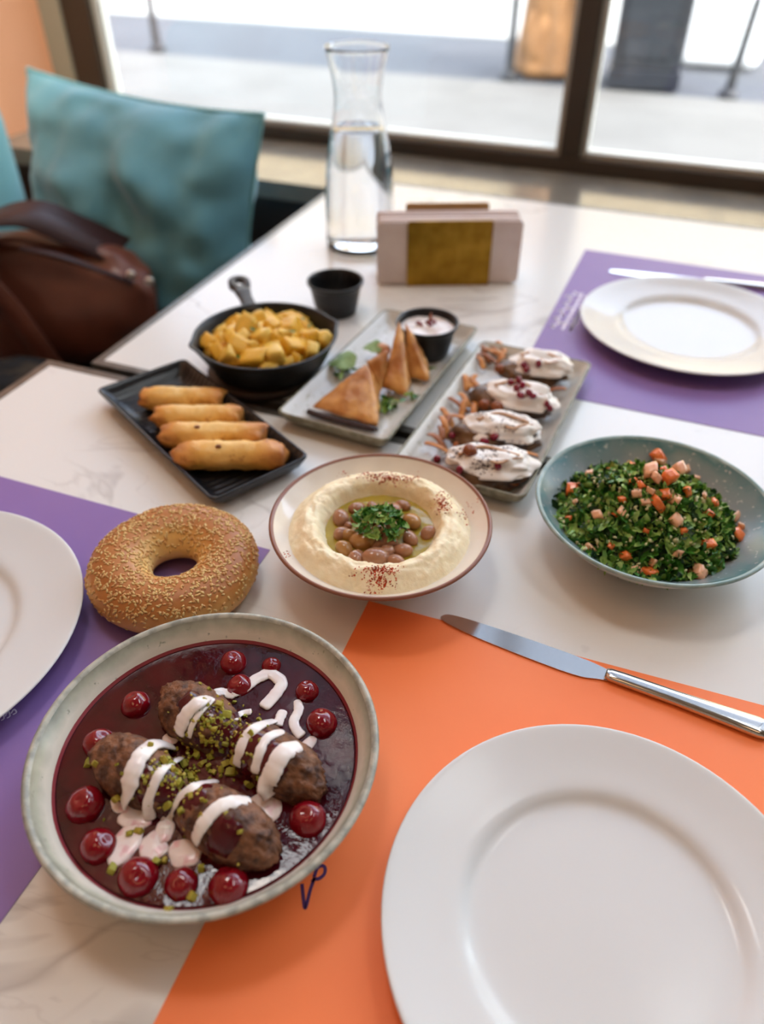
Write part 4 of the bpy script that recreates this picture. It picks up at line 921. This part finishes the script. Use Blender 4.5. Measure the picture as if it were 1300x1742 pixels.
strips = [(300, 700, 2.6, .03), (350, 610, 2.2, .03), (370, 560, 2.4, .032), (430, 470, 2.7, .03), (470, 440, 2.2, .034), (510, 330, 1.9, .026), (600, 190, 3.0, .034), (660, 170, 2.9, .032), (700, 130, 2.4, .026), (760, 900, .4, .036), (810, 880, .5, .034), (840, 790, .6, .03), (700, 950, .2, .034), (720, 930, .3, .03), (880, 680, .9, .024), (1000, 400, .6, .03), (1030, 380, .4, .024), (1050, 290, 1.2, .024), (330, 640, 2.0, .024), (540, 350, 2.4, .02), (460, 500, 1.7, .024), (800, 910, .1, .026), (570, 210, 2.2, .024), (985, 440, .2, .022)]
strips += [(rnd.choice((rnd.gauss(420, 40), rnd.gauss(330, 30))) if k < 4 else rnd.gauss(500, 40) if k < 9 else rnd.gauss(640, 40), (rnd.gauss(690, 40), rnd.gauss(540, 50), rnd.gauss(330, 60), rnd.gauss(180, 25))[0 if k < 3 else 1 if k < 6 else 2 if k < 9 else 3], rnd.uniform(1.2, 3.2), rnd.uniform(.022, .034)) for k in range(13)]
rows = ((850, 'front'), (640, 'second'), (440, 'third'), (245, 'back')); sl = {}
for q in sorted(strips, key=lambda q: -q[1]):
    rw = min(rows, key=lambda r: abs(r[0]-q[1]))[1]; sd = 'left' if q[0] < 680 else 'right'; sl.setdefault((rw, sd), []).append(q)
words = ('nearest the viewer', 'second nearest', 'third nearest', 'fourth nearest', 'fifth nearest', 'sixth nearest', 'seventh nearest', 'eighth nearest', 'ninth nearest', 'tenth nearest', 'eleventh nearest', 'twelfth nearest')
for i, (x, y, an, ln) in enumerate(strips):
    key = [k for k in sl if strips[i] in sl[k]][0]; lab = 'curled crisp fried strip at the %s of the %s aubergine roll, %s' % (key[1], key[0], words[sl[key].index(strips[i])])
    c = P(*Z77(x, y), .014); d = Vector((math.cos(an), math.sin(an), .25*math.sin(i))); up = Vector((0, 0, 1)); k = rnd.uniform(.2, .5)
    pth = [c-d*ln*.5-up*.002, c+up*ln*k*.5, c+d*ln*.5+up*.004]
    v, f = tube(spline(pth, 6), [.0010]+[.0036]*11+[.0009], 6, .24)
    tag(build('fried_strip', (v, f), straw_m[i % 3 == 0], recenter=True), lab, 'fried strip', 'fried strips on the aubergine plate')

# ---------------------------------------------------------------- carafe, napkin holder
VX, VY = -.4885, 1.150
glass = M('clear_glass', 'ffffff', 0.0, trans=1.0, ior=1.45)
po = [(0, 0), (.050, 0), (.0545, .002), (.0555, .008), (.0550, .06), (.0530, .11), (.0485, .15), (.0420, .185), (.0365, .210), (.0345, .230), (.0360, .250), (.0405, .275), (.0455, .296), (.0458, .2975), (.0445, .2985)]
pi_ = [(.0432, .2975), (.0385, .275), (.0340, .250), (.0325, .230), (.0345, .210), (.0400, .185), (.0465, .15), (.0510, .11), (.0530, .06), (.0535, .014), (.051, .010), (0, .009)]
tag(build('carafe', lathe([(r, z*.955) for r, z in chaikin(po, 1)+chaikin(pi_, 1)], 72), glass, loc=(VX, VY, 0)), 'clear glass water carafe with flared neck on the far table', 'carafe')
water = M('water', 'fbfdfd', 0.0, trans=1.0, ior=1.33)
wp = [(0, .0093), (.0505, .0103), (.0531, .0143), (.0527, .06), (.0507, .11), (.0462, .15), (.0397, .185), (.0392, .1868), (.038, .1860), (0, .1858)]
tag(build('water', lathe([(r, z*.96) for r, z in wp], 72), water, loc=(VX, VY, 0)), 'clear water filling two thirds of the glass carafe', 'water')
na, nb = P(642, 487), P(880, 484)
nd = nb-na; nang = math.atan2(nd.y, nd.x); nl = nd.length
nh = thing('napkin_holder', tuple((na+nb)/2), 'gold metal napkin holder on the far table beside the carafe', 'napkin holder', rz=nang)
gold = M('brushed_brass', '8f6a1c', .32, .85, 'a67f2a', 45, bump=.15, bscale=160)
def slab(w_, y0, y1, z0, z1, r=.004):
    return loft([[(a, y, (z0+z1)/2+b_) for a, b_ in rrect(w_/2, (z1-z0)/2, r, 5)] for y in (y0, y1)])
build('front_plate', slab(.122, -.0005, .0015, .002, .095), gold, nh, smooth=False)
build('back_plate', slab(.122, .0515, .0535, .002, .103), M('brass_back', 'b08a5a', .4, .5), nh, smooth=False)
build('base_plate', slab(.122, -.0005, .0535, 0, .002, .0009), gold, nh, smooth=False)
napm = M('pale_pink_napkin', 'e6dad6', .8, col2='dfd1cc', scale=30)
g = G()
for k in range(12):
    y = .003+k*.0040; hh = .093+.002*math.sin(k*2.3)
    g.add(*(lambda b: (b.v, b.f))(slab(nl-.003*abs(math.sin(k*1.7)), y, y+.0036, .0022, hh, .006)))
o = build('folded_napkins', g, napm, smooth=False, loc=tuple((na+nb)/2), rot=(0, 0, nang)); tag(o, 'stack of pale pinkish paper napkins in the gold holder', 'napkins', kind='stuff')

# ---------------------------------------------------------------- banquette, cushion, bag
teal = M('teal_fabric', '74b4c6', .85, col2='68a8bc', scale=12, bump=.2, bscale=500, sheen=.3)
teal2 = M('pale_teal_upholstery', '7cbcc6', .8, col2='74b4be', scale=6, sheen=.2)
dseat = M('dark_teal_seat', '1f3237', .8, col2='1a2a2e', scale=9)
bq = thing('banquette', (-1.194, .4, FZ), 'teal upholstered banquette along the orange left wall', 'bench')
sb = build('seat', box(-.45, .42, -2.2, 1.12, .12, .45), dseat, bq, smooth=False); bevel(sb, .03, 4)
bk = build('backrest', box(-.45, -.26, -2.2, 1.07, .40, .875), teal2, bq, smooth=False); bevel(bk, .085, 6)
bevel(build('plinth', box(-.44, .36, -2.2, 1.10, 0, .12), wallf, bq, smooth=False))
cu = thing('cushion', (-1.065, 1.335, -.085), 'teal blue square cushion leaning against the window sill', 'cushion')
n = 56; v = []; f = []; CWd, CHt = .272, .235
for sgn in (1, -1):
    for i in range(n+1):
        for j in range(n+1):
            a, b_ = -1+2*i/n, -1+2*j/n
            e = (1-abs(a)**2.6)*(1-abs(b_)**2.6); th = .135*max(0, (1-abs(a)**2.3)*(1-abs(b_)**2.3))**.62
            px_, pz_ = a*CWd*(1-.06*(1-b_*b_)*abs(a)**2), b_*CHt*(1-.07*(1-a*a)*abs(b_)**2)
            wr = .034*noise.noise(Vector((a*2.6+b_*1.2, b_*1.4-a*.6, 11+sgn)))*e**.5+.022*noise.noise(Vector((a*4-b_*3, b_*3+a*2, 7+sgn)))*(1-e)+.006*noise.noise(Vector((a*2.2, b_*2.2, sgn)))+.034*noise.noise(Vector((a*1.1+b_*3, b_*1.5-a*2, 3+sgn)))*e+.010*noise.noise(Vector((a*7, b_*2.5, 1)))*e
            edge = .006*noise.noise(Vector((a*6, b_*6, 9)))*(1-e)
            v.append((px_, -sgn*(th+wr*(th > 0))+edge, pz_))
N = (n+1)**2
for i in range(n):
    for j in range(n):
        a = i*(n+1)+j; f.append((a, a+n+1, a+n+2, a+1)); f.append((N+a, N+a+1, N+a+n+2, N+a+n+1))
cb = build('cover', (v, f), teal, cu, rot=(-.22, .07, -.02))
pp_ = [(-CWd, 0, -CHt), (CWd, 0, -CHt), (CWd, 0, CHt), (-CWd, 0, CHt)]
seam = [Vector(v[i]) for i in [k*(n+1) for k in range(n+1)]+[n*(n+1)+k for k in range(n+1)]+[(n-k)*(n+1)+n for k in range(n+1)]+[n-k for k in range(n+1)]]
build('piping', tube(seam, .0035, 6, up=Vector((0, 1, 0))), teal2, cb)
# leather bag
lea = M('brown_leather', '744436', .3, col2='603628', scale=8, bump=.15, bscale=120, spec=.5)
lead = M('dark_leather_inside', '34191a', .5); brass = M('pale_metal_rivet', 'ddd6cc', .3, .6)
bc = P(110, 500, -.16); BAGZ = -.30
bg_ = thing('leather_bag', (bc.x, bc.y, BAGZ), 'slouched brown leather bag on the banquette in front of the cushion', 'bag', rz=YAW)
v, f = ico(5); o_ = []
for p in v:
    q = Vector(p); s = lambda t, e: math.copysign(abs(t)**e, t)
    x, y, z = s(q.x, .6)*.185, s(q.y, .7)*.085, s(q.z, .6)*.125
    k = 1+.10*noise.noise(q*1.4+Vector((4, 1, 2)))+.05*noise.noise(q*3+Vector((1, 8, 2)))
    z *= (1-.28*(x/.185)); y *= 1-.35*max(0, z/.125)
    o_.append((x*k, y*k, z*k+.125))
bb_ = build('body', (o_, f), lea, bg_)
def sheet(path, wd, th, m, name, side):
    pts = spline(path, 8); n = len(pts); v = []; f = []; side = Vector(side)
    for p in pts:
        t = side*wd/2; v += [tuple(p-t), tuple(p+t)]
    for i in range(n-1): f.append((2*i, 2*i+1, 2*i+3, 2*i+2))
    o = build(name, (v, f), m, bg_); md = o.modifiers.new('thick', 'SOLIDIFY'); md.thickness = th; return o
sheet([(-.14, -.085, .21), (-.10, -.05, .285), (-.02, -.02, .30), (.05, .0, .262), (.12, .02, .215)], .10, .004, lead, 'flap', (.15, .98, .1))
sheet([(-.16, -.10, .23), (-.115, -.118, .25), (-.07, -.122, .2), (-.035, -.118, .12), (-.01, -.11, .03), (.0, -.10, .003)], .045, .005, lea, 'strap', (.96, .05, .28))
sheet([(-.02, -.085, .262), (.05, -.086, .245), (.11, -.075, .215), (.155, -.055, .185)], .012, .004, lead, 'zip_edge', (.1, .9, .2))
for x, y, z in ((.158, -.062, .205), (.186, -.052, .188)):
    build('rivet', blob(.0085, .006, .0085, 2, 0), brass, bb_, loc=(x, y, z))
cl = M('dark_patterned_cloth', '15171a', .9, col2='3a332a', scale=26, lo=.5, hi=.62)
c = P(20, 640, -.2)
v, f = ico(5); o_ = []
for p in v:
    q = Vector(p); k = 1+.2*noise.noise(q*1.6+Vector((3, 3, 1)))+.08*noise.noise(q*4.5)
    o_.append((q.x*.16*k, q.y*.11*k, max(-.02, q.z*.095*k)))
tag(build('folded_jacket', (o_, f), cl, loc=(c.x, c.y, BAGZ+.02), rot=(0, 0, YAW)), 'dark patterned garment heaped in front of the leather bag', 'clothing')

# ---------------------------------------------------------------- things in the street
polem = M('dark_pole', '1e1d1d', .6)
for px_, py_, lab in ((268, 84, 'thin dark street pole at the left, outside the window'), (866, 131, 'thin dark street pole beside the tan trunk, outside'), (1238, 164, 'thin dark street pole at the far right, outside')):
    c = P(px_, py_, FZ); t = thing('street_pole', c, lab, 'pole', 'poles on the pavement outside')
    build('shaft', lathe([(0, 0), (.035, 0), (.035, .02), (.028, .3), (.025, 2.2), (.0, 2.21)], 20), polem, t)
    build('foot', lathe([(0, 0), (.07, 0), (.07, .015), (.04, .05), (0, .05)], 20), polem, t)
    if px_ > 1200: t.rotation_euler = (0, .06, 0)
trunk = M('tan_bark', '8a6038', .8, col2='76502c', scale=5, bump=.6, bscale=14)
c = P(925, 137, FZ)
t = thing('tree_trunk', c+Vector((-.03, .28, 0)), 'wide tan trunk with a flared foot, outside left of the mullion', 'tree')
tp_ = [(.0, 0), (.27, 0), (.265, .1), (.24, .3), (.21, .55), (.19, .9), (.18, 3.2)]
build('trunk', lathe(chaikin(tp_, 2), 32, lambda a, z: 1+.06*math.sin(a*5+z*2)+.04*math.sin(a*9)), trunk, t)
build('root_swelling', blob(.16, .14, .26, 3, .2, 2, 5), trunk, t, loc=(-.06, -.12, .2))
colm = M('dark_grey_cladding', '17191c', .6, col2='1e2023', scale=3)
c = P(1085, 152, FZ); t = thing('street_cabinet', (c.x, c.y+.25, FZ), 'tall dark grey cabinet standing outside right of the mullion', 'cabinet', rz=.1)
bevel(build('shell', box(-.24, .24, -.25, .25, .12, 1.9), colm, t, smooth=False), .02)
bevel(build('base', box(-.25, .25, -.26, .26, 0, .12), M('dark_blue_base', '14181e', .5), t, smooth=False), .01)
build('panel', box(-.18, .16, -.262, -.25, .2, 1.8), M('glossy_grey_panel', '26292c', .4), t, smooth=False)
wbm = M('sunlit_white', 'f0efea', .5)
c = P(1215, 118, FZ); t = thing('sunlit_patch_block', (c.x, c.y+.3, FZ), 'sunlit patch of street built as a white rounded block, outside at the far right', 'block', rz=.05)
bevel(build('block_body', box(-.31, .30, -.25, .25, 0.0, .50), wbm, t, smooth=False), .07, 5)  # bright patch of sun on the ground, given body as a white block
